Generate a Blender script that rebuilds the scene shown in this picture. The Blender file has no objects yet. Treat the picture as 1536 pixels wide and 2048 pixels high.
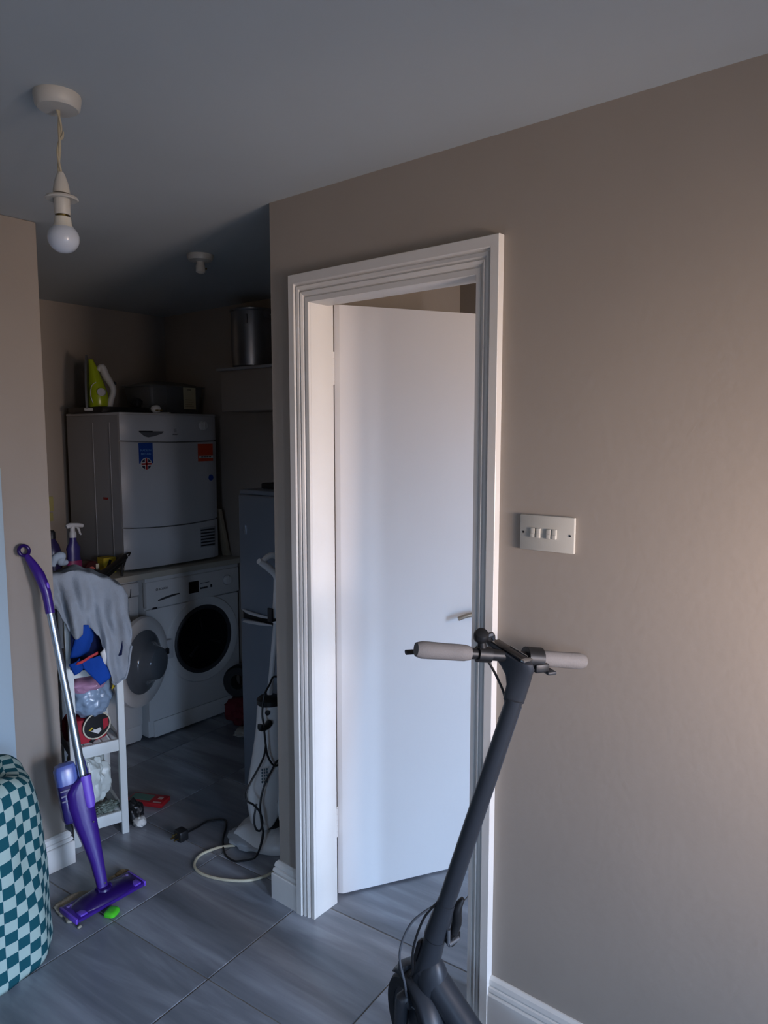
import bpy, bmesh, math, random
from mathutils import Vector, Matrix, noise
sc = bpy.context.scene
COL = sc.collection
R = math.radians
PI = math.pi

# ------------------------------------------------------------------ camera
cam_d = bpy.data.cameras.new('camera')
cam = bpy.data.objects.new('camera', cam_d)
COL.objects.link(cam)
_p, _t = R(6.0524), R(50.7809)
_fw = Vector((math.sin(_t)*math.cos(_p), math.cos(_t)*math.cos(_p), -math.sin(_p)))
_rt = Vector((math.cos(_t), -math.sin(_t), 0))
_up = _rt.cross(_fw)
cam.matrix_world = Matrix(((_rt.x, _up.x, -_fw.x, 0), (_rt.y, _up.y, -_fw.y, 0), (_rt.z, _up.z, -_fw.z, 1.575), (0, 0, 0, 1)))
cam_d.sensor_fit = 'HORIZONTAL'
cam_d.sensor_width = 36
cam_d.lens = 36*1443/1536
cam_d.clip_start = 0.02
sc.camera = cam

# ------------------------------------------------------------------ light
sc.view_settings.view_transform = 'Standard'
sc.view_settings.look = 'None'
sc.view_settings.gamma = 1
sc.view_settings.use_curve_mapping = False
sc.view_settings.exposure = 0.18
w = bpy.data.worlds.new('world')
sc.world = w
w.use_nodes = True
_n = w.node_tree
_bg = _n.nodes['Background']
_tc = _n.nodes.new('ShaderNodeTexCoord')
_sx = _n.nodes.new('ShaderNodeSeparateXYZ')
_cr = _n.nodes.new('ShaderNodeValToRGB')
_mr = _n.nodes.new('ShaderNodeMapRange')
_mr.inputs['From Min'].default_value = -1
_mr.inputs['From Max'].default_value = 1
_n.links.new(_tc.outputs['Generated'], _sx.inputs[0])
_n.links.new(_sx.outputs['Z'], _mr.inputs['Value'])
_n.links.new(_mr.outputs['Result'], _cr.inputs['Fac'])
_n.links.new(_cr.outputs['Color'], _bg.inputs['Color'])
# sunlit brick and paving below the horizon, clear blue sky above it
_cr.color_ramp.elements[0].position = 0.49
_cr.color_ramp.elements[0].color = (0.17, 0.13, 0.105, 1)
_cr.color_ramp.elements[1].position = 0.56
_cr.color_ramp.elements[1].color = (0.43, 0.64, 1.0, 1)
_bg.inputs['Strength'].default_value = 40.0


def area(name, loc, target, sx, sy, power, color, portal=False, spread=None):
    l = bpy.data.lights.new(name, 'AREA')
    l.shape = 'RECTANGLE'
    l.size, l.size_y = sx, sy
    l.energy = power
    l.color = color
    l.cycles.is_portal = portal
    if spread:
        l.spread = spread
    o = bpy.data.objects.new(name, l)
    o.location = loc
    o.rotation_euler = (Vector(target)-Vector(loc)).to_track_quat('-Z', 'Y').to_euler()
    COL.objects.link(o)
    return o


WY_ = -3.2     # wall behind the camera, with two unseen openings: (x0, x1, z0, z1)
OPENINGS = ((-0.80, -0.40, 0.0, 2.05), (0.60, 1.35, 0.0, 2.05))  # narrow left slot added to light the dryer front
SIDE = (-1.3, -0.95, 1.1, 1.9)     # window in the far left wall: (y0, y1, z0, z1)
for x0_, x1_, z0_, z1_ in OPENINGS:
    area('opening_portal', ((x0_+x1_)/2, WY_-0.02, (z0_+z1_)/2), ((x0_+x1_)/2, 0, (z0_+z1_)/2), x1_-x0_, z1_-z0_, 1, (1, 1, 1), portal=True)
area('side_portal', (-2.52, (SIDE[0]+SIDE[1])/2, (SIDE[2]+SIDE[3])/2), (0, (SIDE[0]+SIDE[1])/2, (SIDE[2]+SIDE[3])/2), SIDE[1]-SIDE[0], SIDE[3]-SIDE[2], 1, (1, 1, 1), portal=True)
area('closet_fill', (2.1, -1.2, 2.0), (2.1, 1.5, 1.75), 0.5, 0.4, 9, (1.0, 0.79, 0.66))  # unseen light, added to warm the door and the wall above it
area('warm_fill', (1.0, -1.0, 1.28), (1.575, 0.15, 1.22), 0.4, 0.4, 8.0, (1.0, 0.78, 0.67), spread=R(82))  # added warm light out of view, lifts the right wall
CW = (1.80, 2.46, 0.1, 2.0)      # window of the room beyond the door
YC = -2.2
area('closet_portal', ((CW[0]+CW[1])/2, YC-0.02, (CW[2]+CW[3])/2), ((CW[0]+CW[1])/2, 0, (CW[2]+CW[3])/2), CW[1]-CW[0], CW[3]-CW[2], 1, (1, 1, 1), portal=True)

# ------------------------------------------------------------------ materials
MATS = {}


def lin(h):
    h = h.lstrip('#')
    c = [int(h[i:i+2], 16)/255 for i in (0, 2, 4)]
    return tuple(x/12.92 if x <= 0.04045 else ((x+0.055)/1.055)**2.4 for x in c)+(1,)


def mat(name, col, rough=0.5, metal=0.0, spec=0.5, var=0.0, vscale=6.0, bump=0.0, bscale=60.0, trans=0.0, ior=1.45, coat=0.0, alpha=1.0, emit=None):
    if name in MATS:
        return MATS[name]
    m = bpy.data.materials.new(name)
    m.use_nodes = True
    nt = m.node_tree
    b = nt.nodes['Principled BSDF']
    c = lin(col)
    b.inputs['Base Color'].default_value = c
    b.inputs['Roughness'].default_value = rough
    b.inputs['Metallic'].default_value = metal
    b.inputs['Specular IOR Level'].default_value = spec
    b.inputs['Transmission Weight'].default_value = trans
    b.inputs['IOR'].default_value = ior
    b.inputs['Coat Weight'].default_value = coat
    b.inputs['Alpha'].default_value = alpha
    tc = nt.nodes.new('ShaderNodeTexCoord')
    if var > 0:
        n = nt.nodes.new('ShaderNodeTexNoise')
        n.inputs['Scale'].default_value = vscale
        n.inputs['Detail'].default_value = 5
        nt.links.new(tc.outputs['Object'], n.inputs['Vector'])
        r = nt.nodes.new('ShaderNodeValToRGB')
        r.color_ramp.elements[0].position = 0.3
        r.color_ramp.elements[1].position = 0.7
        r.color_ramp.elements[0].color = tuple(x*(1-var) for x in c[:3])+(1,)
        r.color_ramp.elements[1].color = tuple(min(1, x*(1+var)) for x in c[:3])+(1,)
        nt.links.new(n.outputs['Fac'], r.inputs['Fac'])
        nt.links.new(r.outputs['Color'], b.inputs['Base Color'])
    if bump > 0:
        n2 = nt.nodes.new('ShaderNodeTexNoise')
        n2.inputs['Scale'].default_value = bscale
        n2.inputs['Detail'].default_value = 4
        nt.links.new(tc.outputs['Object'], n2.inputs['Vector'])
        bp = nt.nodes.new('ShaderNodeBump')
        bp.inputs['Strength'].default_value = bump
        bp.inputs['Distance'].default_value = 0.01
        nt.links.new(n2.outputs['Fac'], bp.inputs['Height'])
        nt.links.new(bp.outputs['Normal'], b.inputs['Normal'])
    MATS[name] = m
    return m


M_wall = mat('greige_paint', '#9B9288', 0.62, spec=0.3, var=0.035, vscale=2.5, bump=0.05, bscale=45)
M_ceil = mat('ceiling_paint', '#B2B7B6', 0.8, spec=0.2, var=0.02, vscale=2, bump=0.05, bscale=30)
M_trim = mat('white_gloss_paint', '#D3D0CA', 0.35, spec=0.45, var=0.02, vscale=9, bump=0.04, bscale=70)
M_door = mat('door_paint', '#DEDBD8', 0.42, spec=0.4, var=0.015, vscale=3, bump=0.03, bscale=40)
M_grout = mat('grout', '#7C766C', 0.9, var=0.15, vscale=20)
M_white = mat('white_enamel', '#CFCFCD', 0.35, var=0.02, vscale=4)
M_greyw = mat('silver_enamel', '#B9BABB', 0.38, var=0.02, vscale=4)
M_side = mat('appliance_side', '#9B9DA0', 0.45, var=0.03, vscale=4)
M_fridge = mat('fridge_silver', '#7C8794', 0.4, metal=0.35, var=0.03, vscale=5)
M_black = mat('black_plastic', '#17181A', 0.45)
M_dark = mat('dark_rubber', '#1E2226', 0.7, var=0.1, vscale=30)
M_glassd = mat('dark_glass', '#0B0D12', 0.08, spec=0.6)
M_scoot = mat('scooter_matt_black', '#2A2E34', 0.42, spec=0.5, var=0.05, vscale=25)
M_grip = mat('grip_rubber', '#74716F', 0.75, var=0.04, vscale=40, bump=0.15, bscale=300)
M_chrome = mat('chrome', '#C8CCD0', 0.22, metal=1.0)
M_alu = mat('aluminium_pole', '#AEB8C0', 0.30, metal=0.9)
M_purple = mat('purple_plastic', '#371B76', 0.3, spec=0.55)
M_purpled = mat('dark_purple_plastic', '#241052', 0.28, spec=0.5)
M_purplel = mat('light_purple_plastic', '#6A47BE', 0.35)
M_viol = mat('violet_bottle', '#5464A8', 0.25, spec=0.6, var=0.05)
M_steel = mat('brushed_steel', '#8E9298', 0.32, metal=0.85, var=0.06, vscale=10)
M_grey = mat('grey_jersey', '#8C949C', 0.95, spec=0.1, var=0.07, vscale=14, bump=0.25, bscale=160)
M_blue = mat('blue_cloth', '#163F90', 0.85, spec=0.15, var=0.06, vscale=12, bump=0.1, bscale=120)
M_navy = mat('navy_cloth', '#141B3A', 0.9, spec=0.1)
M_redc = mat('red_cloth', '#B03A3E', 0.85)
M_red = mat('red_fabric', '#98182A', 0.7, var=0.08, vscale=12)
M_cream = mat('cream', '#C9C2AC', 0.6, var=0.05)
M_yell = mat('yellow', '#BBA32A', 0.6)
M_plug = mat('cream_cable', '#C6BFA6', 0.5)
M_wbag = mat('white_polythene', '#C3CCC8', 0.35, spec=0.5, bump=0.22, bscale=35, var=0.08, vscale=10)
M_gbag = mat('blue_grey_polythene', '#7F93A8', 0.2, spec=0.7, bump=0.15, bscale=30, var=0.12, vscale=9)
M_pink = mat('pink_polythene', '#A87F98', 0.35, spec=0.5, var=0.1)
M_lime = mat('lime_plastic', '#4FC62C', 0.3, spec=0.6, var=0.1, vscale=30)
M_iron = mat('iron_green', '#9CB01C', 0.25, spec=0.6)
M_rackw = mat('rack_white', '#C9CFCD', 0.5, var=0.02)
M_beigep = mat('cream_bakelite', '#B9B6AC', 0.4)
M_bulb = mat('opal_bulb', '#B9C0C8', 0.18, spec=0.6)
M_bulbb = mat('bulb_collar', '#C4C1B4', 0.45)
M_brass = mat('brass_pin', '#8B7A4A', 0.35, metal=1.0)
M_pad = mat('mop_pad', '#A39C8A', 0.95, var=0.2, vscale=25, bump=0.5, bscale=120)
M_padb = mat('mop_pad_dirty', '#6B5A40', 0.95, var=0.3, vscale=40, bump=0.5, bscale=120)
M_wood = mat('white_worktop', '#B5B0A2', 0.5, var=0.04)
M_clear = mat('clear_polypropylene', '#6E7478', 0.25, alpha=0.45)
M_paper = mat('cream_paper', '#B9B08E', 0.8)
M_pinkb = mat('pink_bottle', '#9E2C63', 0.3)
M_orange = mat('orange_print', '#C4431F', 0.5)
M_bprint = mat('blue_print', '#123F8C', 0.5)
M_wprint = mat('white_print', '#C8C8C4', 0.5)
M_rprint = mat('red_print', '#A02020', 0.5)
M_dprint = mat('dark_print', '#202228', 0.5)
M_gprint = mat('green_print', '#4A6E62', 0.5)

# tile: streaked grey porcelain, streaks run along the tile's own y
m = bpy.data.materials.new('porcelain_tile')
m.use_nodes = True
nt = m.node_tree
bs = nt.nodes['Principled BSDF']
tc = nt.nodes.new('ShaderNodeTexCoord')
oi = nt.nodes.new('ShaderNodeObjectInfo')
mp = nt.nodes.new('ShaderNodeMapping')
cmb = nt.nodes.new('ShaderNodeCombineXYZ')
mul = nt.nodes.new('ShaderNodeMath'); mul.operation = 'MULTIPLY'; mul.inputs[1].default_value = 37
nt.links.new(oi.outputs['Random'], mul.inputs[0])
nt.links.new(mul.outputs[0], cmb.inputs[0])
nt.links.new(mul.outputs[0], cmb.inputs[1])
nt.links.new(tc.outputs['Object'], mp.inputs['Vector'])
nt.links.new(cmb.outputs[0], mp.inputs['Location'])
mp.inputs['Scale'].default_value = (9.0, 1.1, 1.0)
n1 = nt.nodes.new('ShaderNodeTexNoise')
n1.inputs['Scale'].default_value = 1.0
n1.inputs['Detail'].default_value = 6
n1.inputs['Roughness'].default_value = 0.55
n1.inputs['Distortion'].default_value = 0.35
nt.links.new(mp.outputs[0], n1.inputs['Vector'])
cr = nt.nodes.new('ShaderNodeValToRGB')
cr.color_ramp.elements[0].position = 0.28
cr.color_ramp.elements[0].color = lin('#5C6168')
cr.color_ramp.elements[1].position = 0.74
cr.color_ramp.elements[1].color = lin('#B2B8C1')
e = cr.color_ramp.elements.new(0.5); e.color = lin('#80858D')
nt.links.new(n1.outputs['Fac'], cr.inputs['Fac'])
nt.links.new(cr.outputs['Color'], bs.inputs['Base Color'])
bs.inputs['Roughness'].default_value = 0.33
bs.inputs['Specular IOR Level'].default_value = 0.5
M_tile = m

# checker laundry fabric, uses the mesh UV
m = bpy.data.materials.new('checked_cotton')
m.use_nodes = True
nt = m.node_tree
bs = nt.nodes['Principled BSDF']
uvn = nt.nodes.new('ShaderNodeUVMap')
ck = nt.nodes.new('ShaderNodeTexChecker')
ck.inputs['Scale'].default_value = 1
ck.inputs['Color1'].default_value = lin('#16505A')
ck.inputs['Color2'].default_value = lin('#A9BDB4')
nt.links.new(uvn.outputs[0], ck.inputs['Vector'])
nt.links.new(ck.outputs['Color'], bs.inputs['Base Color'])
bs.inputs['Roughness'].default_value = 0.85
bs.inputs['Specular IOR Level'].default_value = 0.2
M_check = m

# ------------------------------------------------------------------ mesh helpers
OFF = {}


def V(*a):
    return Vector(a)


def join(b, t, M=None):
    if M is not None:
        bmesh.ops.transform(t, matrix=M, verts=t.verts)
    mp_ = {}
    for v in t.verts:
        mp_[v] = b.verts.new(v.co)
    for f in t.faces:
        try:
            b.faces.new([mp_[v] for v in f.verts])
        except ValueError:
            pass
    t.free()


def box(b, c, s, M=None, bev=0.0, seg=2):
    t = bmesh.new()
    bmesh.ops.create_cube(t, size=1)
    for v in t.verts:
        v.co = Vector((v.co.x*s[0], v.co.y*s[1], v.co.z*s[2]))
    if bev > 0:
        bmesh.ops.bevel(t, geom=t.edges[:], offset=bev, segments=seg, profile=0.5, affect='EDGES')
    T = Matrix.Translation(Vector(c))
    join(b, t, T if M is None else M @ T)


def bx(b, x0, x1, y0, y1, z0, z1, bev=0.0, seg=2, M=None):
    box(b, ((x0+x1)/2, (y0+y1)/2, (z0+z1)/2), (x1-x0, y1-y0, z1-z0), M, bev, seg)


def ring_faces(b, A, B):
    n = len(A)
    for i in range(n):
        try:
            b.faces.new((A[i], A[(i+1) % n], B[(i+1) % n], B[i]))
        except ValueError:
            pass


def loft(b, rings, closed_ends=True):
    vs = [[b.verts.new(p) for p in r] for r in rings]
    for i in range(len(vs)-1):
        ring_faces(b, vs[i], vs[i+1])
    if closed_ends:
        b.faces.new(list(reversed(vs[0])))
        b.faces.new(vs[-1])
    return vs


def catmull(pts, k=6):
    pts = [Vector(p) for p in pts]
    out = []
    n = len(pts)
    for i in range(n-1):
        p0, p1, p2, p3 = pts[max(i-1, 0)], pts[i], pts[i+1], pts[min(i+2, n-1)]
        for j in range(k):
            t = j/k
            out.append(0.5*((2*p1)+(p2-p0)*t+(2*p0-5*p1+4*p2-p3)*t*t+(3*p1-p0-3*p2+p3)*t**3))
    out.append(pts[-1])
    return out


def tube(b, pts, r, n=10, ellipse=1.0, side=None, loop=False):
    pts = [Vector(p) for p in pts]
    m_ = len(pts)
    rs = r if isinstance(r, (list, tuple)) else [r]*m_
    if len(rs) != m_:
        k = len(rs)
        rs = [rs[min(k-2, int(i*(k-1)/(m_-1)))]*(1-(i*(k-1)/(m_-1)-min(k-2, int(i*(k-1)/(m_-1)))))+rs[min(k-1, min(k-2, int(i*(k-1)/(m_-1)))+1)]*(i*(k-1)/(m_-1)-min(k-2, int(i*(k-1)/(m_-1)))) for i in range(m_)]
    up = None
    rings = []
    for i in range(m_):
        if loop:
            d = pts[(i+1) % m_]-pts[i-1]
        else:
            d = pts[min(i+1, m_-1)]-pts[max(i-1, 0)]
        d.normalize()
        if up is None:
            up = Vector(side) if side is not None else d.orthogonal()
        up = (up-d*up.dot(d)).normalized()
        sd = d.cross(up)
        rings.append([pts[i]+up*math.cos(2*PI*j/n)*rs[i]+sd*math.sin(2*PI*j/n)*rs[i]*ellipse for j in range(n)])
    if loop:
        vs = [[b.verts.new(p) for p in rr] for rr in rings]
        for i in range(m_):
            ring_faces(b, vs[i], vs[(i+1) % m_])
    else:
        loft(b, rings)


def frame(loc, z, x=None):
    z = Vector(z).normalized()
    x = Vector(x) if x is not None else z.orthogonal()
    x = (x-z*x.dot(z)).normalized()
    y = z.cross(x)
    return Matrix(((x.x, y.x, z.x, loc[0]), (x.y, y.y, z.y, loc[1]), (x.z, y.z, z.z, loc[2]), (0, 0, 0, 1)))


def lathe(b, prof, M=None, n=24):
    t = bmesh.new()
    prev = None
    for (r, z) in prof:
        if r < 1e-6:
            cur = [t.verts.new((0, 0, z))]
        else:
            cur = [t.verts.new((r*math.cos(2*PI*i/n), r*math.sin(2*PI*i/n), z)) for i in range(n)]
        if prev is not None:
            if len(prev) == 1 and len(cur) > 1:
                for i in range(n):
                    t.faces.new((prev[0], cur[(i+1) % n], cur[i]))
            elif len(cur) == 1 and len(prev) > 1:
                for i in range(n):
                    t.faces.new((prev[i], prev[(i+1) % n], cur[0]))
            elif len(cur) > 1:
                ring_faces(t, prev, cur)
        prev = cur
    join(b, t, M)


def cyl(b, p0, p1, r0, r1=None, n=20):
    tube(b, [p0, p1], [r0, r1 if r1 is not None else r0], n)


def extrude_poly(b, poly, axis_pt, d):
    """polygon of 3d points extruded by vector d"""
    A = [b.verts.new(Vector(p)) for p in poly]
    B = [b.verts.new(Vector(p)+Vector(d)) for p in poly]
    b.faces.new(list(reversed(A)))
    b.faces.new(B)
    ring_faces(b, A, B)


def miter_sweep(b, prof, path, normals, up, scales=None):
    """prof (a,h): a along the segment normal, h along up; mitred at the corners"""
    up = Vector(up)
    path = [Vector(p) for p in path]
    normals = [Vector(n) for n in normals]
    scales = scales or [1]*len(normals)
    normals = [n*k for n, k in zip(normals, scales)]
    rings = []
    for i, p in enumerate(path):
        if i == 0:
            off = normals[0]
        elif i == len(path)-1:
            off = normals[-1]
        else:
            off = normals[i-1]+normals[i]      # all corners here are right angles
        rings.append([p+off*a+up*h for a, h in prof])
    loft(b, rings)


def grid(b, nu, nv, fn, closed_u=False):
    vs = [[b.verts.new(fn(i/(nu if closed_u else nu-1), j/(nv-1))) for i in range(nu)] for j in range(nv)]
    for j in range(nv-1):
        for i in range(nu if closed_u else nu-1):
            i2 = (i+1) % nu
            try:
                b.faces.new((vs[j][i], vs[j][i2], vs[j+1][i2], vs[j+1][i]))
            except ValueError:
                pass
    return vs


def blob(b, c, s, amp=0.15, freq=3.0, seed=0, sub=4, flat=None):
    t = bmesh.new()
    bmesh.ops.create_icosphere(t, subdivisions=sub, radius=1)
    for v in t.verts:
        n_ = v.co.normalized()
        d = 1+amp*noise.noise(n_*freq+Vector((seed*7.1, seed*3.3, 1.7)))+amp*0.5*noise.noise(n_*freq*2.7+Vector((seed, 2, 5)))
        co = Vector((n_.x*s[0]*d, n_.y*s[1]*d, n_.z*s[2]*d))
        if flat is not None and co.z < flat:
            co.z = flat
        v.co = co
    join(b, t, Matrix.Translation(Vector(c)))


def link(name, bm, material, parent=None, origin=None, angle=38, smooth=True):
    bmesh.ops.recalc_face_normals(bm, faces=bm.faces[:])
    off = OFF[parent.name] if parent is not None else Vector(origin if origin is not None else (0, 0, 0))
    for v in bm.verts:
        v.co -= off
    if smooth:
        for f in bm.faces:
            f.smooth = True
        for e_ in bm.edges:
            if len(e_.link_faces) == 2:
                if e_.calc_face_angle(0) > R(angle):
                    e_.smooth = False
    me = bpy.data.meshes.new(name)
    bm.to_mesh(me)
    bm.free()
    me.materials.append(material)
    o = bpy.data.objects.new(name, me)
    COL.objects.link(o)
    if parent is not None:
        o.parent = parent
    else:
        o.location = off
    OFF[o.name] = off.copy()
    return o


def tag(o, label, cat, group=None):
    o['label'] = label
    o['category'] = cat
    if group:
        o['group'] = group
    return o


def thing(name, label, cat, loc, group=None):
    o = bpy.data.objects.new(name, None)
    o.empty_display_size = 0.05
    COL.objects.link(o)
    o.location = loc
    OFF[o.name] = Vector(loc)
    return tag(o, label, cat, group)


def structure(o, label=None):
    o['kind'] = 'structure'
    if label:
        o['label'] = label
    return o


def part(name, fn, material, parent, **kw):
    b = bmesh.new()
    fn(b)
    return link(name, b, material, parent, **kw)


def solidify(o, t, off=0.0):
    md = o.modifiers.new('thickness', 'SOLIDIFY')
    md.thickness = t
    md.offset = off
    return o


def subsurf(o, l=1):
    md = o.modifiers.new('smooth', 'SUBSURF')
    md.levels = l
    md.render_levels = l
    return o


def text(name, s, size, M, material, parent, depth=0.0004, sx=1.0):
    cu = bpy.data.curves.new(name, 'FONT')
    cu.body = s
    cu.size = size
    cu.align_x = 'CENTER'
    cu.align_y = 'CENTER'
    cu.extrude = depth
    cu.resolution_u = 2
    o = bpy.data.objects.new(name, cu)
    COL.objects.link(o)
    dg = bpy.context.evaluated_depsgraph_get()
    me = bpy.data.meshes.new_from_object(o.evaluated_get(dg))
    bpy.data.objects.remove(o)
    bpy.data.curves.remove(cu)
    bm = bmesh.new()
    bm.from_mesh(me)
    bpy.data.meshes.remove(me)
    bmesh.ops.transform(bm, matrix=M @ Matrix.Diagonal((sx, 1, 1, 1)), verts=bm.verts)
    return link(name, bm, material, parent, smooth=False)


# ------------------------------------------------------------------ dimensions
W = 1.575          # face of the door wall
ZC = 2.291         # ceiling
WE = 1.744         # end of the door wall
YL = 2.505         # face of the left wall
XL = 1.213         # end of the left wall
UR, UB = 2.635, 3.88   # utility right and back walls
D0, D1, DZ = 0.980, 1.574, 1.975
WT = 0.075        # thickness of the door wall   # door opening

# ------------------------------------------------------------------ room shell
b = bmesh.new(); bx(b, -2.6, 3.6, WY_-0.1, 4.1, -0.12, -0.0025)
floor = structure(link('floor', b, M_grout), 'dark grey grout bed under streaked grey floor tiles')
b = bmesh.new(); bx(b, -2.6, 3.6, WY_-0.1, 4.1, ZC, ZC+0.1)
structure(link('ceiling', b, M_ceil), 'plain white painted ceiling')

b = bmesh.new()
poly = [(WY_, 0), (WY_, ZC), (WE, ZC), (WE, 0), (D1, 0), (D1, DZ), (D0, DZ), (D0, 0)]
extrude_poly(b, [(W, y, z) for y, z in poly], None, (WT, 0, 0))
structure(link('wall_right', b, M_wall), 'greige painted wall holding the doorway')
b = bmesh.new(); bx(b, W+WT, UR, 1.65, WE, 0, ZC)
structure(link('wall_partition', b, M_wall))
b = bmesh.new(); bx(b, UR, UR+0.1, 1.65, UB+0.1, 0, ZC)
structure(link('wall_utility_right', b, M_wall))
b = bmesh.new(); bx(b, 0.7, UR, UB, UB+0.1, 0, ZC)
structure(link('wall_back', b, M_wall))
b = bmesh.new(); bx(b, 0.6, 0.7, YL+0.09, UB+0.1, 0, ZC)
structure(link('wall_utility_left', b, M_wall))
b = bmesh.new(); bx(b, -2.5, XL, YL, YL+0.09, 0, ZC, bev=0.006)
structure(link('wall_left', b, M_wall), 'greige wall end at the left of the utility opening')
b = bmesh.new()
bx(b, -2.6, -2.5, WY_-0.1, SIDE[0], 0, ZC)
bx(b, -2.6, -2.5, SIDE[1], YL+0.09, 0, ZC)
bx(b, -2.6, -2.5, SIDE[0], SIDE[1], 0, SIDE[2])
bx(b, -2.6, -2.5, SIDE[0], SIDE[1], SIDE[3], ZC)
structure(link('wall_far_left', b, M_wall))
# wall behind the camera, with the added slot and a window opening
b = bmesh.new()
xs_ = [-2.5]+[q for o_ in OPENINGS for q in o_[:2]]+[W]
for k in range(0, len(xs_), 2):
    bx(b, xs_[k], xs_[k+1], WY_-0.1, WY_, 0, ZC)
for x0, x1, z0, z1 in OPENINGS:
    bx(b, x0, x1, WY_-0.1, WY_, z1, ZC)
    if z0 > 0:
        bx(b, x0, x1, WY_-0.1, WY_, 0, z0)
structure(link('wall_front', b, M_wall))
# room beyond the door
b = bmesh.new(); bx(b, 2.507, 2.6, YC-0.1, 1.65, 0, ZC)
structure(link('wall_closet_end', b, M_wall))
b = bmesh.new()
bx(b, W+WT, CW[0], YC-0.1, YC, 0, ZC)
bx(b, CW[1], 2.507, YC-0.1, YC, 0, ZC)
bx(b, CW[0], CW[1], YC-0.1, YC, 0, CW[2])
bx(b, CW[0], CW[1], YC-0.1, YC, CW[3], ZC)
structure(link('wall_closet_side', b, M_wall))

# floor tiles
TS, TG = 0.4505, 0.004
ta = R(4.8)
b = bmesh.new()
box(b, (0, 0, -0.006), (TS-TG, 0.4455-TG, 0.012), None, 0.0012, 1)
tile0 = None
u = Vector((math.cos(ta), math.sin(ta), 0)); v = Vector((-math.sin(ta), math.cos(ta), 0))
org = Vector((1.185, 1.629, 0))
rnd = random.Random(3)
for i in range(-9, 6):
    for j in range(-12, 7):
        c = org+u*(TS*(i+0.5))+v*(0.4455*(j+0.5))
        if not (-2.2 < c.x < 2.75 and -3.0 < c.y < 3.8):
            continue
        if tile0 is None:
            tile0 = link('tile', b, M_tile, floor, smooth=False)
            o = tile0
        else:
            o = tile0.copy()
            COL.objects.link(o)
            o.parent = floor
        o.location = c
        o.rotation_euler = (0, 0, ta)

# architrave round the doorway
AP = [(-0.004, 0), (-0.004, 0.010), (0.010, 0.011), (0.012, 0.008), (0.015, 0.008), (0.018, 0.013), (0.026, 0.0165), (0.029, 0.0125), (0.032, 0.0125), (0.035, 0.017), (0.043, 0.019), (0.046, 0.0155), (0.049, 0.0155), (0.051, 0.022), (0.053, 0.0235), (0.0785, 0.0235), (0.080, 0.022), (0.080, 0)]
b = bmesh.new()
miter_sweep(b, AP, [(W, D0, 0), (W, D0, DZ), (W, D1, DZ), (W, D1, 0)], [(0, -1, 0), (0, 0, 1), (0, 1, 0)], (-1, 0, 0), (0.85, 1.0, 0.85))
structure(link('trim_1', b, M_trim, angle=25), 'white stepped architrave around the doorway')
# lining boards and stop
b = bmesh.new()
bx(b, W, W+0.100, D1-0.004, D1+0.014, 0, DZ+0.004, bev=0.002)
bx(b, W, W+WT+0.003, D0-0.014, D0+0.004, 0, DZ+0.004, bev=0.002)
bx(b, W, W+WT+0.003, D0, D1, DZ-0.004, DZ+0.016, bev=0.002)
structure(link('trim_2', b, M_trim), 'white door lining boards inside the doorway')

# skirting boards
BP = [(0, 0), (0.021, 0), (0.021, 0.088), (0.019, 0.091), (0.014, 0.0925), (0.014, 0.0955), (0.018, 0.099), (0.016, 0.108), (0.011, 0.110), (0.011, 0.113), (0.014, 0.116), (0.011, 0.128), (0.004, 0.135), (0, 0.135)]
b = bmesh.new()
miter_sweep(b, BP, [(W, WY_, 0), (W, D0-0.068, 0)], [(-1, 0, 0)], (0, 0, 1))
structure(link('baseboard_right', b, M_trim, angle=25), 'white moulded skirting at the foot of the right wall')
b = bmesh.new()
miter_sweep(b, BP, [(W, D1+0.068, 0), (W, WE, 0), (1.90, WE, 0)], [(-1, 0, 0), (0, 1, 0)], (0, 0, 1))
structure(link('baseboard_corner', b, M_trim, angle=25), 'short white skirting wrapping the door wall end')
b = bmesh.new()
miter_sweep(b, [(a, h*0.93) for a, h in BP], [(-2.5, YL, 0), (XL, YL, 0), (XL, YL+0.09, 0)], [(0, -1, 0), (1, 0, 0)], (0, 0, 1))
structure(link('baseboard_left', b, M_trim, angle=25), 'white moulded skirting along the left wall')
# painted casing at the far left edge of the left wall
M_case = mat('blue_lit_paint', '#A4B6C0', 0.55)  # blue daylight is put into the trim colour
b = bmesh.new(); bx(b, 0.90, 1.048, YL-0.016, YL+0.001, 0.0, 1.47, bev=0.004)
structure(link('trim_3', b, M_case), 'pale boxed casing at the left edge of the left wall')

# door leaf
hinge = Vector((1.703, 1.590, 0))
da = R(-30)
ux = Vector((math.cos(da), math.sin(da), 0))
uy = Vector((-math.sin(da), math.cos(da), 0))
MD = Matrix(((ux.x, uy.x, 0, hinge.x), (ux.y, uy.y, 0, hinge.y), (0, 0, 1, 0), (0, 0, 0, 1)))
b = bmesh.new()
extrude_poly(b, [MD @ V(x, y, 0.008) for x, y in ((0, 0.042), (0, 0.008), (0.014, 0.0008), (0.016, 0), (0.604, 0), (0.605, 0.001), (0.605, 0.042))], None, (0, 0, 1.977))
door = structure(link('door_1', b, M_door, origin=hinge), 'plain white flush door standing ajar')
def _lev(b):
    cyl(b, MD @ V(0.545, 0.0, 0.955), MD @ V(0.545, -0.045, 0.955), 0.009)
    tube(b, catmull([MD @ V(0.545, -0.042, 0.955), MD @ V(0.51, -0.047, 0.958), MD @ V(0.46, -0.045, 0.956), MD @ V(0.425, -0.040, 0.945)], 6), [0.009, 0.009, 0.008, 0.007], 10)
    bx(b, 0.525, 0.565, -0.006, 0.001, 0.86, 1.03, bev=0.003, M=MD)
part('door_handle', _lev, mat('bronze_lever', '#A79A88', 0.35, metal=0.6), door)
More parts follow.
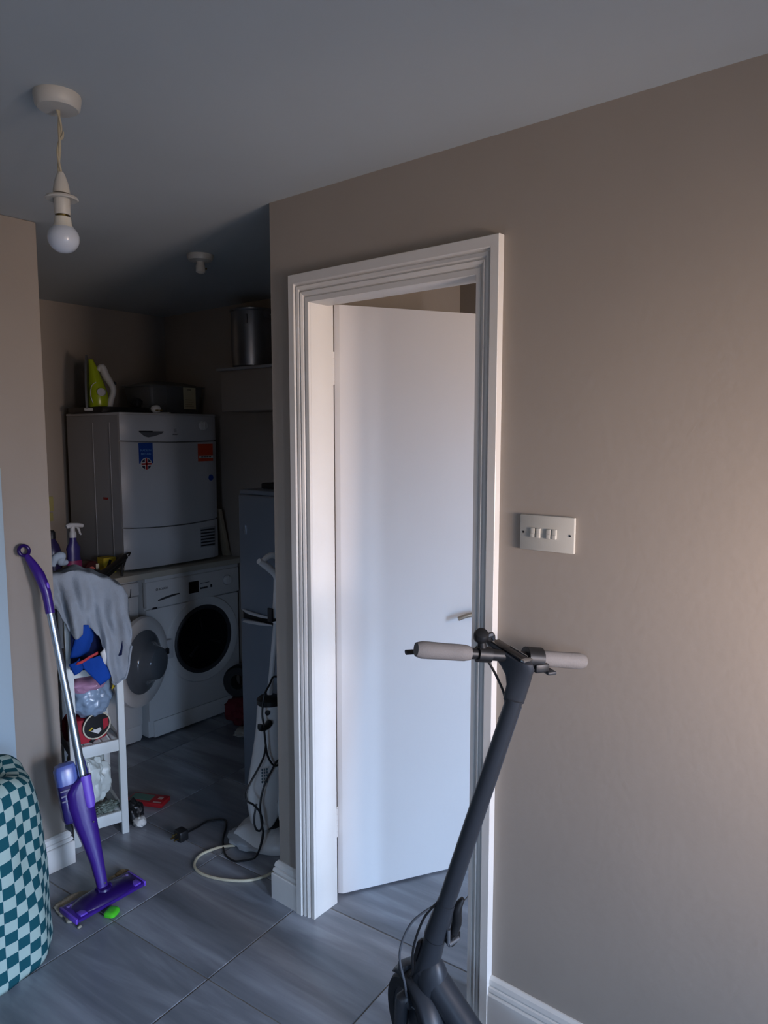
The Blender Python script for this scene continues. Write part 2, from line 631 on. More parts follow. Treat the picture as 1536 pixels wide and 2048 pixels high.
for z0 in (0.225, 1.735):
    def _h(b, z0=z0):
        for k in range(5):
            cyl(b, (1.6885, 1.587, z0+0.0205*k), (1.6885, 1.587, z0+0.0205*k+0.0195), 0.0055, n=12)
        bx(b, 1.676, 1.703, 1.5925, 1.5945, z0, z0+0.10, bev=0.0008)
    part('hinge', _h, M_trim, door)

# ------------------------------------------------------------------ light switch
sw = thing('light_switch', 'white four-gang light switch plate on the greige wall beside the door', 'switch', (W, 0.778, 1.342))
def _pl(b):
    bx(b, W-0.010, W, 0.707, 0.849, 1.299, 1.385, bev=0.003)
part('plate', _pl, M_beigep, sw)
for k, yy in enumerate((0.8125, 0.7985, 0.771, 0.757)):
    def _r(b, yy=yy):
        box(b, (W-0.0115, yy, 1.342), (0.007, 0.0118, 0.023), None, 0.0015)
        box(b, (W-0.0135, yy, 1.336), (0.006, 0.0116, 0.011), None, 0.0015)
    part('rocker', _r, M_beigep, sw)
for yy in (0.8385, 0.7175):
    part('screw', lambda b: cyl(b, (W-0.0112, yy, 1.342), (W-0.009, yy, 1.342), 0.0026, n=12), M_dprint, sw)

# ------------------------------------------------------------------ pendant lamp
px, py = 0.810, 1.553
pl = thing('pendant_lamp', 'bare opal bulb on a twisted flex hanging from the ceiling rose', 'lamp', (px, py, ZC))
part('ceiling_rose', lambda b: lathe(b, [(0, ZC), (0.047, ZC), (0.048, ZC-0.006), (0.045, ZC-0.024), (0.040, ZC-0.029), (0.010, ZC-0.031), (0, ZC-0.031)], Matrix.Translation((px, py, 0)), 32), M_beigep, pl)
def _fl(b):
    z0, z1 = ZC-0.028, 2.13
    for ph in (0, PI):
        pts = []
        for k in range(40):
            t = k/39
            a = ph+t*9
            bend = 0.003*math.sin(t*6)
            pts.append((px+0.0022*math.cos(a)+bend, py+0.0022*math.sin(a), z0+(z1-z0)*t))
        tube(b, pts, 0.0026, 7)
part('flex', _fl, mat('old_flex', '#A49B84', 0.6), pl)
T = Matrix.Translation((px, py, 0))
part('flex_knot', lambda b: tube(b, catmull([(px, py, 2.20), (px+0.005, py-0.004, 2.206), (px+0.008, py-0.005, 2.218)], 4), [0.003, 0.003, 0.001], 7), mat('old_flex', '#A49B84'), pl)
part('lampholder_cap', lambda b: lathe(b, [(0, 2.134), (0.006, 2.134), (0.009, 2.128), (0.0145, 2.112), (0.017, 2.096), (0.017, 2.090), (0, 2.090)], T, 24), M_beigep, pl)
part('shade_ring', lambda b: lathe(b, [(0.0165, 2.088), (0.032, 2.083), (0.034, 2.079), (0.031, 2.077), (0.0165, 2.0795)], frame((px, py, 0), (0.0, 0.0, 1.0)), 28), M_beigep, pl)
part('lampholder_skirt', lambda b: lathe(b, [(0.0155, 2.088), (0.0165, 2.078), (0.0165, 2.048), (0.0150, 2.046), (0.014, 2.052), (0, 2.053)], T, 24), M_beigep, pl)
part('bulb_cap', lambda b: lathe(b, [(0.012, 2.053), (0.012, 2.040), (0, 2.040)], T, 20), M_brass, pl)
part('bulb_collar', lambda b: lathe(b, [(0.0125, 2.042), (0.0165, 2.041), (0.0175, 2.034), (0.0185, 2.026), (0.0265, 2.012), (0.027, 2.0105), (0, 2.0105)], T, 24), M_bulbb, pl)
gp = []
for k in range(13):
    a = 0.56+(PI-0.56)*k/12
    gp.append((0.0325*math.sin(a) if k < 12 else 0, 2.0005+0.0325*math.cos(a)*0.95-0.003))
part('bulb_globe', lambda b: lathe(b, [(0.0255, 2.0115)]+gp[1:], T, 28), M_bulb, pl)

# second, batten lampholder in the utility room
qx, qy = 1.838, 2.447
bl = thing('batten_lampholder', 'small empty batten lampholder on the dark utility ceiling', 'lamp', (qx, qy, ZC))
part('batten_base', lambda b: lathe(b, [(0, ZC), (0.052, ZC), (0.053, ZC-0.006), (0.046, ZC-0.022), (0.022, ZC-0.027), (0, ZC-0.027)], Matrix.Translation((qx, qy, 0)), 28), M_beigep, bl)
part('batten_holder', lambda b: lathe(b, [(0.017, ZC-0.025), (0.015, ZC-0.035), (0.0185, ZC-0.042), (0.0185, ZC-0.066), (0.016, ZC-0.068), (0.014, ZC-0.05), (0, ZC-0.05)], Matrix.Translation((qx, qy, 0)), 24), M_beigep, bl)
part('lamp_pins', lambda b: tube(b, [(qx+0.017, qy, ZC-0.05), (qx+0.03, qy, ZC-0.048)], 0.003, 6), M_brass, bl)

# ------------------------------------------------------------------ worktop board over the washing machines
b = bmesh.new()
bx(b, 1.30, 2.632, 3.185, UB-0.002, 0.856, 0.886, bev=0.003)
wt = tag(link('worktop', b, M_wood, origin=(1.97, 3.53, 0.856)), 'pale worktop board lying across the two front-loading machines', 'worktop')

# ------------------------------------------------------------------ tumble dryer on top
DX0, DX1, DY0, DY1, DZ0, DZ1 = 1.945, 2.525, 3.25, 3.79, 0.897, 1.69
td = thing('tumble_dryer', 'pale tumble dryer with blue and orange stickers standing on the worktop', 'dryer', ((DX0+DX1)/2, (DY0+DY1)/2, 0.886))
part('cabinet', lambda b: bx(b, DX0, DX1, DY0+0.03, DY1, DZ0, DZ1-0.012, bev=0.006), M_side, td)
part('top_panel', lambda b: bx(b, DX0-0.002, DX1+0.002, DY0+0.012, DY1, DZ1-0.014, DZ1, bev=0.006), M_greyw, td)
for fx in (DX0+0.05, DX1-0.05):
    for fy in (DY0+0.08, DY1-0.05):
        part('foot', lambda b: cyl(b, (fx, fy, 0.886), (fx, fy, DZ0+0.004), 0.02), M_black, td)


def bowed(b, z0, z1, sag0, sag1, bulge, y0=DY0, x0=DX0, x1=DX1, back=0.04, n=15):
    """front panel: bulges towards the room and its lower/upper edges sag"""
    rows = []
    for k in range(n):
        t = k/(n-1)
        x = x0+(x1-x0)*t
        q = 1-(2*t-1)**2
        e = min(1, min(t, 1-t)/0.05)
        yy = y0-bulge*q+0.018*(1-math.sqrt(max(0, 1-(1-e)**2)))
        rows.append([(x, yy+0.003, z0-sag0*q), (x, yy, z0+0.004-sag0*q), (x, yy, z1-0.004-sag1*q), (x, yy+0.003, z1-sag1*q), (x, y0+back, z1-sag1*q), (x, y0+back, z0-sag0*q)])
    loft(b, rows)


part('door', lambda b: bowed(b, 1.118, 1.545, 0.012, 0.008, 0.014), M_greyw, td)
part('control_panel', lambda b: bowed(b, 1.551, DZ1-0.012, 0.008, 0.0, 0.012), M_greyw, td)
part('kick_panel', lambda b: bowed(b, DZ0+0.004, 1.112, 0.0, 0.012, 0.012), M_greyw, td)
grl = part('vent_grille', lambda b: bx(b, 2.385, 2.485, DY0-0.010, DY0+0.02, 0.965, 1.075, bev=0.002), M_side, td)
for k in range(6):
    part('vent_slat', lambda b: bx(b, 2.390, 2.481, DY0-0.0125, DY0-0.006, 0.972+k*0.017, 0.980+k*0.017, bev=0.001), M_dprint, grl)
def _dh(b):
    A = [(2.035, 1.596), (2.175, 1.596), (2.165, 1.585), (2.12, 1.572), (2.085, 1.566), (2.065, 1.572)]
    extrude_poly(b, [(x, DY0-0.014, z) for x, z in A], None, (0, 0.03, 0))
part('handle_recess', _dh, mat('recess_grey', '#55585C', 0.6), td)
part('handle_shadow_slot', lambda b: bx(b, 2.037, 2.11, DY0-0.0155, DY0+0.02, 1.591, 1.598, bev=0.001), M_dprint, td)
kn = part('dial', lambda b: (cyl(b, (2.42, DY0-0.030, 1.628), (2.42, DY0, 1.628), 0.021, 0.025, 24), bx(b, 2.417, 2.423, DY0-0.034, DY0-0.02, 1.610, 1.646)), M_white, td)
lgM = frame((2.245, DY0-0.0135, 1.600), (0, -1, 0), (1, 0, 0))
part('logo_square', lambda b: bx(b, 2.237, 2.253, DY0-0.0128, DY0, 1.592, 1.610, bev=0.0008), M_side, td)
text('brand_lettering', 'INDESIT', 0.009, frame((2.245, DY0-0.0132, 1.580), (0, -1, 0), (1, 0, 0)), M_dprint, td)
# stickers
FY = DY0-0.0105
def surf(x):
    t = (x-DX0)/(DX1-DX0)
    return DY0-0.014*(1-(2*t-1)**2)
def sticker(name, x0, x1, z0, z1, m_, y=0.0, t=0.0012):
    def f(b):
        rings = []
        for k in range(7):
            x = x0+(x1-x0)*k/6
            ys = surf(x)+y
            rings.append([(x, ys-t, z0), (x, ys-t, z1), (x, ys+0.002, z1), (x, ys+0.002, z0)])
        loft(b, rings)
    return part(name, f, m_, td, smooth=False)
sb = sticker('blue_sticker', 2.031, 2.108, 1.435, 1.538, M_bprint)
SY_ = surf(2.069)-0.0018
text('sticker_lettering', 'MADE IN', 0.0155, frame((2.069, SY_-0.0005, 1.500), (0, -1, 0), (1, 0, 0)), mat('pale_blue_print', '#6A94C8'), sb, 0.0006)
text('sticker_lettering', 'BRITAIN', 0.0155, frame((2.069, SY_-0.0005, 1.482), (0, -1, 0), (1, 0, 0)), mat('pale_blue_print', '#6A94C8'), sb, 0.0006)
fl = part('flag_roundel', lambda b: cyl(b, (2.069, SY_-0.0015, 1.432), (2.069, SY_+0.006, 1.432), 0.031, n=32), M_wprint, td, smooth=False)
def _uj(b):
    for sx_ in (-1, 1):
        for sz_ in (-1, 1):
            pts = []
            a0 = math.atan2(0.009, 0.027)
            for k in range(7):
                a = a0+(PI/2-2*a0)*k/6
                pts.append((2.069+sx_*0.0275*math.cos(a), SY_-0.0022, 1.432+sz_*0.0275*math.sin(a)))
            pts.append((2.069+sx_*0.009, SY_-0.0022, 1.432+sz_*0.009))
            extrude_poly(b, pts, None, (0, 0.001, 0))
part('flag_field', _uj, mat('flag_navy', '#2A2F45'), fl, smooth=False)
part('flag_cross', lambda b: (bx(b, 2.041, 2.097, SY_-0.0030, SY_, 1.4275, 1.4365), bx(b, 2.0645, 2.0735, SY_-0.0030, SY_, 1.404, 1.460)), M_rprint, fl, smooth=False)
so = sticker('orange_sticker', 2.385, 2.488, 1.436, 1.530, M_orange)
def _band(b):
    rings = []
    for k in range(6):
        x = 2.392+0.096*k/5
        rings.append([(x, surf(x)-0.0024, 1.452), (x, surf(x)-0.0024, 1.466), (x, surf(x), 1.466), (x, surf(x), 1.452)])
    loft(b, rings)
part('sticker_band', _band, M_wprint, so, smooth=False)
for k in range(4):
    part('band_print', lambda b: bx(b, 2.405+k*0.018, 2.419+k*0.018, surf(2.412+k*0.018)-0.0030, surf(2.412+k*0.018), 1.457, 1.461), M_dprint, so, smooth=False)
part('blue_dot_sticker', lambda b: cyl(b, (2.470, surf(2.470)-0.0015, 1.345), (2.470, surf(2.470)+0.006, 1.345), 0.0165, n=24), M_bprint, td, smooth=False)
part('red_mark', lambda b: box(b, (DX0-0.0008, 3.42, 1.255), (0.002, 0.045, 0.012), None, 0.0005), M_rprint, td)
for yy in (3.36, 3.52):
    part('side_rib', lambda b: bx(b, DX0-0.003, DX0+0.01, yy-0.003, yy+0.003, DZ0+0.03, DZ1-0.05, bev=0.001), M_side, td)

# ------------------------------------------------------------------ washing machines
WX0, WX1, WY0, WY1 = 2.015, 2.612, 3.205, 3.78
wm = thing('washing_machine', 'white washing machine with its round door hanging open', 'washing machine', ((WX0+WX1)/2, 3.49, 0))
CX, CZ, CR = 2.362, 0.470, 0.186
def _wb(b):
    bx(b, WX0, WX1, WY0+0.012, WY1, 0.012, 0.838, bev=0.008)
part('cabinet', _wb, M_white, wm)
part('top_panel', lambda b: bx(b, WX0-0.001, WX1+0.001, WY0-0.002, WY1, 0.832, 0.855, bev=0.006), M_white, wm)
part('control_panel', lambda b: bx(b, WX0, WX1, WY0-0.008, WY0+0.03, 0.695, 0.834, bev=0.007), M_white, wm)
part('front_panel', lambda b: bx(b, WX0+0.002, WX1-0.002, WY0, WY0+0.03, 0.10, 0.690, bev=0.006), M_white, wm)
part('kick_panel', lambda b: bx(b, WX0+0.03, WX1-0.006, WY0+0.004, WY0+0.03, 0.008, 0.096, bev=0.004), M_white, wm)
part('porthole_surround', lambda b: lathe(b, [(CR+0.052, 0.0), (CR+0.046, 0.008), (CR+0.012, 0.010), (CR, 0.004), (CR-0.004, -0.01)], frame((CX, WY0, CZ), (0, -1, 0)), 48), M_white, wm)
part('door_seal', lambda b: lathe(b, [(CR+0.002, 0.006), (CR-0.008, 0.013), (CR-0.020, 0.008), (CR-0.026, -0.02), (CR-0.02, -0.05)], frame((CX, WY0, CZ), (0, -1, 0)), 48), mat('seal_grey', '#2B2E33', 0.5), wm)
part('drum', lambda b: lathe(b, [(0, 0.0015), (0.08, 0.002), (CR-0.022, 0.0035), (CR-0.018, 0.0)], frame((CX, WY0, CZ), (0, -1, 0)), 40), mat('drum_dark', '#11141C', 0.25, metal=0.5), wm)
for a in (100, 220, 340):
    def _lift(b, a=a):
        p = V(CX+0.12*math.cos(R(a)), WY0-0.004, CZ+0.12*math.sin(R(a)))
        q = V(CX+0.05*math.cos(R(a)), WY0-0.003, CZ+0.05*math.sin(R(a)))
        tube(b, [p, q], [0.012, 0.005], 8, 0.3)
    part('drum_paddle', _lift, mat('drum_paddle_dark', '#23272E', 0.3, metal=0.6), wm)
part('display_window', lambda b: bx(b, 2.272, 2.334, WY0-0.0105, WY0, 0.735, 0.798, bev=0.001), M_glassd, wm)
def _prt(b):
    bx(b, 2.345, 2.405, WY0-0.0095, WY0, 0.778, 0.781)
    for k in range(4):
        bx(b, 2.345+k*0.0125, 2.355+k*0.0125, WY0-0.0095, WY0, 0.748, 0.757)
    bx(b, 2.412, 2.422, WY0-0.0095, WY0, 0.748, 0.764)
part('panel_print', _prt, M_dprint, wm, smooth=False)
text('brand_lettering', 'BOSCH', 0.016, frame((2.115, WY0-0.0090, 0.790), (0, -1, 0), (1, 0, 0)), M_dprint, wm)
part('brand_emblem', lambda b: lathe(b, [(0.0045, 0), (0.0065, 0.0008), (0.0065, 0), (0.0045, -0.001)], frame((2.078, WY0-0.0088, 0.790), (0, -1, 0)), 18), M_dprint, wm)
def _dr(b):
    pts = [(2.083+0.13*t, WY0-0.0075, 0.742-0.010*(1-t)**2+0.006*t) for t in [k/10 for k in range(11)]]
    tube(b, pts, [0.004, 0.006, 0.006, 0.003], 8)
part('drawer_grip', _dr, mat('grip_shadow', '#3A3B3D', 0.6), wm)
part('pump_latch', lambda b: bx(b, 2.050, 2.077, WY0-0.0085, WY0, 0.690, 0.701, bev=0.001), M_dprint, wm)
kd = part('dial', lambda b: (lathe(b, [(0, 0.020), (0.020, 0.019), (0.024, 0.012), (0.025, 0)], frame((2.525, WY0-0.008, 0.772), (0, -1, 0)), 28), bx(b, 2.523, 2.527, WY0-0.030, WY0-0.02, 0.772, 0.794)), M_white, wm)
part('dial_ring', lambda b: lathe(b, [(0.0265, 0), (0.029, 0.001), (0.029, 0)], frame((2.525, WY0-0.0085, 0.772), (0, -1, 0)), 28), M_side, wm)
# the open door, swung out on its left hinge
hgx, hgy = CX-0.232, WY0-0.012
dd = R(205)                      # direction of the door disc from its hinge
ed = V(math.cos(dd), math.sin(dd), 0)
dc = V(hgx, hgy, CZ)+ed*0.232
dn = V(ed.y, -ed.x, 0)            # inner face looks into the room
if dn.y > 0:
    dn = -dn
MDo = frame(dc, dn, (0, 0, 1))
wd = part('porthole_door', lambda b: lathe(b, [(0.145, -0.028), (0.214, -0.026), (0.222, -0.014), (0.218, 0.006), (0.200, 0.016), (0.166, 0.014), (0.152, 0.004), (0.145, -0.006), (0.145, -0.028)], MDo, 56), M_white, wm)
part('door_glass', lambda b: lathe(b, [(0.158, 0.006), (0.150, 0.011), (0.125, 0.018), (0.100, 0.030), (0.090, 0.046), (0.084, 0.075), (0.076, 0.092), (0.060, 0.100), (0, 0.103)], MDo, 48), mat('smoked_glass', '#5E646A', 0.12, spec=0.7), wd)
part('door_latch', lambda b: box(b, MDo @ V(0.0, -0.19, 0.018), (0.02, 0.02, 0.03), None, 0.003), M_black, wd)
part('hinge', lambda b: bx(b, hgx-0.02, hgx+0.02, hgy-0.02, hgy+0.012, CZ-0.05, CZ+0.05, bev=0.004), M_greyw, wm)

# second machine on the left
SX0, SX1, SY0 = 1.405, 1.998, 3.235
w2 = thing('dishwasher', 'white front-loading machine with oval badge behind the grey sweatshirt', 'appliance', (1.70, 3.5, 0))
part('cabinet', lambda b: bx(b, SX0, SX1, SY0+0.012, 3.80, 0.012, 0.855, bev=0.007), M_white, w2)
part('front_panel', lambda b: bx(b, SX0+0.003, SX1-0.003, SY0, SY0+0.03, 0.09, 0.765, bev=0.006), M_white, w2)
part('control_panel', lambda b: bx(b, SX0, SX1, SY0-0.006, SY0+0.03, 0.770, 0.838, bev=0.006), M_white, w2)
part('kick_panel', lambda b: bx(b, SX0+0.01, SX1-0.01, SY0+0.01, SY0+0.03, 0.006, 0.086, bev=0.003), M_white, w2)
def _dt(b):
    tube(b, catmull([(1.80, SY0-0.007, 0.765), (1.93, SY0-0.007, 0.767), (1.945, SY0-0.007, 0.775), (1.95, SY0-0.007, 0.81)], 5), 0.0022, 6)
part('drawer_outline', _dt, mat('grip_shadow', '#3A3B3D'), w2)
bd = part('oval_badge', lambda b: tube(b, [(1.905+0.026*math.cos(2*PI*k/24), SY0-0.0015, 0.690+0.0145*math.sin(2*PI*k/24)) for k in range(24)], 0.0022, 6, loop=True), M_dprint, w2)
part('badge_mark', lambda b: tube(b, catmull([(1.888+0.0085*k, SY0-0.0012, 0.690+(0.005 if k % 2 else -0.005)) for k in range(5)], 4), 0.0017, 6), M_dprint, w2)

# leaning plank beside the dryer
def _plk(b):
    A, B_ = V(2.564, 3.315, 1.158), V(2.610, 3.300, 0.890)
    d = (A-B_).normalized()
    Mx = frame((A+B_)/2, d, (1, 0, 0))
    box(b, (0, 0, 0), (0.022, 0.05, (A-B_).length), Mx, 0.002)
b = bmesh.new(); _plk(b)
tag(link('wooden_plank', b, mat('pale_pine', '#8F8470', 0.6, var=0.08, vscale=20), origin=(2.605, 3.30, 0.887)), 'thin pale wooden strip leaning in the gap right of the dryer', 'plank')

# ------------------------------------------------------------------ things on the worktop, left of the dryer
def spray(name, label, x, y, body, trig, h=0.155, extra=None):
    z = 0.886
    t = thing(name, label, 'bottle', (x, y, z), 'spray bottles on the worktop')
    rings = []
    for zz, rx, ry in ((0, 0.036, 0.022), (0.004, 0.039, 0.025), (0.06, 0.037, 0.024), (0.10, 0.030, 0.021), (0.125, 0.034, 0.022), (0.15, 0.018, 0.016), (0.172, 0.014, 0.014)):
        rings.append([(x+rx*math.cos(2*PI*k/18), y+ry*math.sin(2*PI*k/18), z+zz*h/0.155) for k in range(18)])
    part('bottle_body', lambda b: loft(b, rings), body, t)
    zt = z+0.172*h/0.155
    th = part('trigger_head', lambda b: (lathe(b, [(0.0165, zt-0.006), (0.0165, zt+0.014), (0.012, zt+0.026), (0, zt+0.026)], Matrix.Translation((x, y, 0)), 18),
                                    tube(b, catmull([(x-0.030, y, zt+0.046), (x-0.012, y, zt+0.052), (x+0.025, y, zt+0.050), (x+0.052, y, zt+0.046)], 4), [0.010, 0.013, 0.012, 0.009], 10),
                                    tube(b, [(x, y, zt+0.02), (x, y, zt+0.05)], [0.012, 0.012], 10)), trig, t)
    part('trigger', lambda b: tube(b, catmull([(x+0.022, y, zt+0.045), (x+0.032, y, zt+0.028), (x+0.036, y, zt+0.012), (x+0.042, y, zt+0.004)], 4), [0.006, 0.006, 0.005, 0.004], 8), trig, t)
    if extra:
        part('bottle_label', lambda b: loft(b, [[(x+(0.0385)*math.cos(a), y+0.0252*math.sin(a), z+zz) for a in [R(200+14*k) for k in range(11)]]+[(x+0.034*math.cos(a), y+0.02*math.sin(a), z+zz) for a in [R(340-14*k) for k in range(11)]] for zz in (0.02, 0.095)]), extra, t)
    return t
spray('spray_bottle', 'pink and violet spray bottle with a white trigger, on the worktop', 1.705, 3.31, mat('violet_label', '#352F66', 0.35), M_greyw, 0.19, mat('pink_label', '#7E2852', 0.4))
def bottle2():
    x, y, z = 1.655, 3.42, 0.886
    t = thing('cleaner_bottle', 'dark violet cleaner bottle left of the pink spray bottle', 'bottle', (x, y, z))
    part('bottle_body', lambda b: lathe(b, [(0, z), (0.04, z), (0.043, z+0.01), (0.043, z+0.12), (0.034, z+0.16), (0.018, z+0.19), (0.016, z+0.20), (0, z+0.20)], Matrix.Translation((x, y, 0)), 24), mat('dark_violet_bottle', '#2A2145', 0.3), t)
    part('bottle_cap', lambda b: lathe(b, [(0.019, z+0.195), (0.019, z+0.225), (0.012, z+0.235), (0, z+0.235)], Matrix.Translation((x, y, 0)), 20), M_black, t)
bottle2()
# high heel shoe
shx, shy, shz = 1.835, 3.215, 0.886
sh = thing('high_heel_shoe', 'black high-heeled shoe on the worktop left of the dryer', 'shoe', (shx, shy, shz))
def _sh(b):
    # runs along x: toe left, heel right
    prof = [(-0.105, 0.006, 0.018, 0.012), (-0.085, 0.010, 0.034, 0.020), (-0.05, 0.016, 0.036, 0.024), (-0.01, 0.034, 0.030, 0.022), (0.03, 0.058, 0.026, 0.020), (0.065, 0.076, 0.027, 0.024), (0.085, 0.086, 0.022, 0.024)]
    rings = []
    for x, zc, ry, rz in prof:
        rings.append([(shx+x, shy+ry*math.cos(2*PI*k/14), shz+zc+rz*math.sin(2*PI*k/14)*0.55+0.008) for k in range(14)])
    loft(b, rings)
part('upper', _sh, M_black, sh)
part('heel', lambda b: tube(b, [(shx+0.072, shy, shz+0.080), (shx+0.064, shy, shz+0.04), (shx+0.062, shy, shz)], [0.016, 0.008, 0.006], 10), M_black, sh)
part('sole', lambda b: tube(b, catmull([(shx-0.10, shy, shz+0.003), (shx-0.05, shy, shz+0.004), (shx, shy, shz+0.022), (shx+0.05, shy, shz+0.058), (shx+0.08, shy, shz+0.074)], 4), [0.012, 0.026, 0.02, 0.018, 0.014], 10, 0.16, side=(0, 1, 0)), M_dark, sh)
part('ankle_strap', lambda b: tube(b, catmull([(shx+0.09, shy-0.02, shz+0.098), (shx+0.105, shy-0.01, shz+0.112), (shx+0.11, shy+0.01, shz+0.108), (shx+0.092, shy+0.022, shz+0.10)], 4), 0.004, 6), M_black, sh)
# dark crumpled cloth under the shoe
b = bmesh.new(); blob(b, (1.766, 3.245, 0.908), (0.036, 0.040, 0.026), 0.3, 2.5, 4, 3, -0.0215)
tag(link('black_cloth', b, M_dark, origin=(1.735, 3.27, 0.8865)), 'crumpled black cloth between the spray bottle and the high heel', 'cloth')
# small packet with red face and a yellow box
b = bmesh.new()
k0 = thing('snack_tin', 'small dark tin with a pink spot lying behind the black shoe', 'tin', (1.80, 3.33, 0.886))
part('tin_body', lambda b: lathe(b, [(0, 0), (0.036, 0), (0.038, 0.003), (0.038, 0.060), (0.036, 0.063), (0, 0.063)], frame((1.805, 3.385, 0.9245), (0, -1, 0)), 24), mat('maroon_tin', '#3A1216', 0.4), k0)
part('tin_spot', lambda b: lathe(b, [(0, 0.0015), (0.017, 0.001), (0.017, 0)], frame((1.800, 3.322, 0.918), (0, -1, 0)), 20), mat('salmon_print', '#C4645A', 0.5), k0)
part('tin_band', lambda b: bx(b, 1.822, 1.838, 3.3205, 3.324, 0.905, 0.945), M_cream, k0)
k1 = thing('yellow_carton', 'small yellow and dark carton beside the left side of the dryer', 'box', (1.905, 3.36, 0.886))
part('carton', lambda b: bx(b, 1.868, 1.935, 3.33, 3.39, 0.886, 0.965, bev=0.001), M_yell, k1, smooth=False)
part('carton_print', lambda b: extrude_poly(b, [(1.872, 3.3294, 0.90), (1.90, 3.3294, 0.958), (1.912, 3.3294, 0.95), (1.893, 3.3294, 0.90)], None, (0, 0.001, 0)), M_dprint, k1, smooth=False)

# wall socket on the back wall
ws = thing('wall_socket', 'yellowed double wall switch on the back wall left of the dryer', 'socket', (1.862, UB, 1.19))
part('plate', lambda b: bx(b, 1.820, 1.895, UB-0.010, UB, 1.165, 1.245, bev=0.003), mat('yellowed_plastic', '#A39A62', 0.5), ws)
part('rocker', lambda b: bx(b, 1.845, 1.870, UB-0.014, UB-0.006, 1.190, 1.220, bev=0.002), mat('yellowed_plastic', '#A39A62'), ws)
part('spur_plate', lambda b: bx(b, 1.825, 1.890, UB-0.010, UB, 1.110, 1.158, bev=0.003), mat('yellowed_plastic', '#A39A62'), ws)

# ------------------------------------------------------------------ things on top of the dryer
tr = thing('baking_tray', 'dark flat tray under the green iron on the dryer top', 'tray', (2.06, 3.56, DZ1))
def _tr(b):
    bx(b, 1.93, 2.20, 3.40, 3.74, DZ1+0.0005, DZ1+0.008, bev=0.002)
    for a in ((1.93, 1.938, 3.40, 3.74), (2.192, 2.20, 3.40, 3.74), (1.93, 2.20, 3.40, 3.408), (1.93, 2.20, 3.732, 3.74)):
        bx(b, a[0], a[1], a[2], a[3], DZ1+0.002, DZ1+0.030, bev=0.002)
part('pan', _tr, M_black, tr)
ix, iy, iz = 1.985, 3.50, DZ1+0.009
ir = thing('steam_iron', 'lime green and white steam iron standing upright on the dark tray', 'iron', (ix, iy, iz))
def _sole(b):
    # soleplate, standing on its heel, point up, faces left
    P = [(-0.052, 0), (0.052, 0), (0.054, 0.05), (0.048, 0.13), (0.032, 0.20), (0.012, 0.255), (0, 0.272), (-0.012, 0.255), (-0.032, 0.20), (-0.048, 0.13), (-0.054, 0.05)]
    extrude_poly(b, [(ix-0.066, iy+a, iz+0.012+h) for a, h in P], None, (0.010, 0, 0))
part('soleplate', _sole, M_steel, ir)
def _ib(b):
    rings = []
    for h, x0, x1, ry in ((0.012, -0.055, 0.030, 0.044), (0.03, -0.058, 0.040, 0.050), (0.09, -0.058, 0.036, 0.048), (0.14, -0.056, 0.020, 0.040), (0.18, -0.054, 0.004, 0.030), (0.22, -0.053, -0.010, 0.020), (0.262, -0.052, -0.03, 0.008)):
        cx_, rx_ = (x0+x1)/2, (x1-x0)/2
        rings.append([(ix+cx_+rx_*math.cos(2*PI*k/16), iy+ry*math.sin(2*PI*k/16), iz+h) for k in range(16)])
    loft(b, rings)
part('body', _ib, M_iron, ir)
part('handle', lambda b: tube(b, catmull([(ix-0.005, iy, iz+0.205), (ix+0.012, iy, iz+0.225), (ix+0.030, iy, iz+0.18), (ix+0.056, iy, iz+0.135), (ix+0.062, iy, iz+0.10), (ix+0.050, iy, iz+0.06), (ix+0.035, iy, iz+0.012)], 5), [0.012, 0.018, 0.019, 0.017, 0.015, 0.015, 0.02], 12), M_white, ir)
part('steam_button', lambda b: tube(b, [(ix+0.062, iy, iz+0.145), (ix+0.078, iy, iz+0.140)], [0.010, 0.007], 8), mat('seal_grey', '#2B2E33'), ir)
part('temperature_dial', lambda b: cyl(b, (ix+0.012, iy-0.058, iz+0.095), (ix+0.012, iy-0.03, iz+0.095), 0.020, n=20), M_greyw, ir)
part('heel_rest', lambda b: bx(b, ix-0.075, ix+0.060, iy-0.048, iy+0.048, iz, iz+0.016, bev=0.004), M_greyw, ir)
part('accent_line', lambda b: tube(b, catmull([(ix-0.030, iy-0.050, iz+0.04), (ix-0.040, iy-0.051, iz+0.08), (ix-0.034, iy-0.046, iz+0.125), (ix-0.014, iy-0.039, iz+0.145)], 5), 0.002, 6), M_white, ir)
ir.rotation_euler = (0, 0, R(-38))
# small dark box, plug and white clips
b = bmesh.new(); blob(b, (2.165, 3.46, DZ1+0.058), (0.028, 0.03, 0.026), 0.3, 3, 6, 3, -0.027)
tag(link('black_cable_bundle', b, M_dark, origin=(2.165, 3.46, DZ1+0.03)), 'small black cable bundle between the iron and the white plug', 'cable')
pg = thing('white_plug', 'small white mains plug lying on the front of the dryer top', 'plug', (2.195, 3.33, DZ1))
part('plug_body', lambda b: blob(b, (2.195, 3.33, DZ1+0.022), (0.028, 0.022, 0.022), 0.06, 2, 2, 3, -0.0215), M_white, pg)
for dx_ in (-0.012, 0.012):
    part('pin', lambda b: bx(b, 2.195+dx_-0.003, 2.195+dx_+0.003, 3.292, 3.315, DZ1+0.012, DZ1+0.018, bev=0.0005), M_brass, pg)
part('plug_cord', lambda b: tube(b, catmull([(2.195, 3.35, DZ1+0.020), (2.24, 3.37, DZ1+0.006), (2.28, 3.33, DZ1+0.0045), (2.25, 3.30, DZ1+0.0045)], 6), 0.0035, 6), M_white, pg)
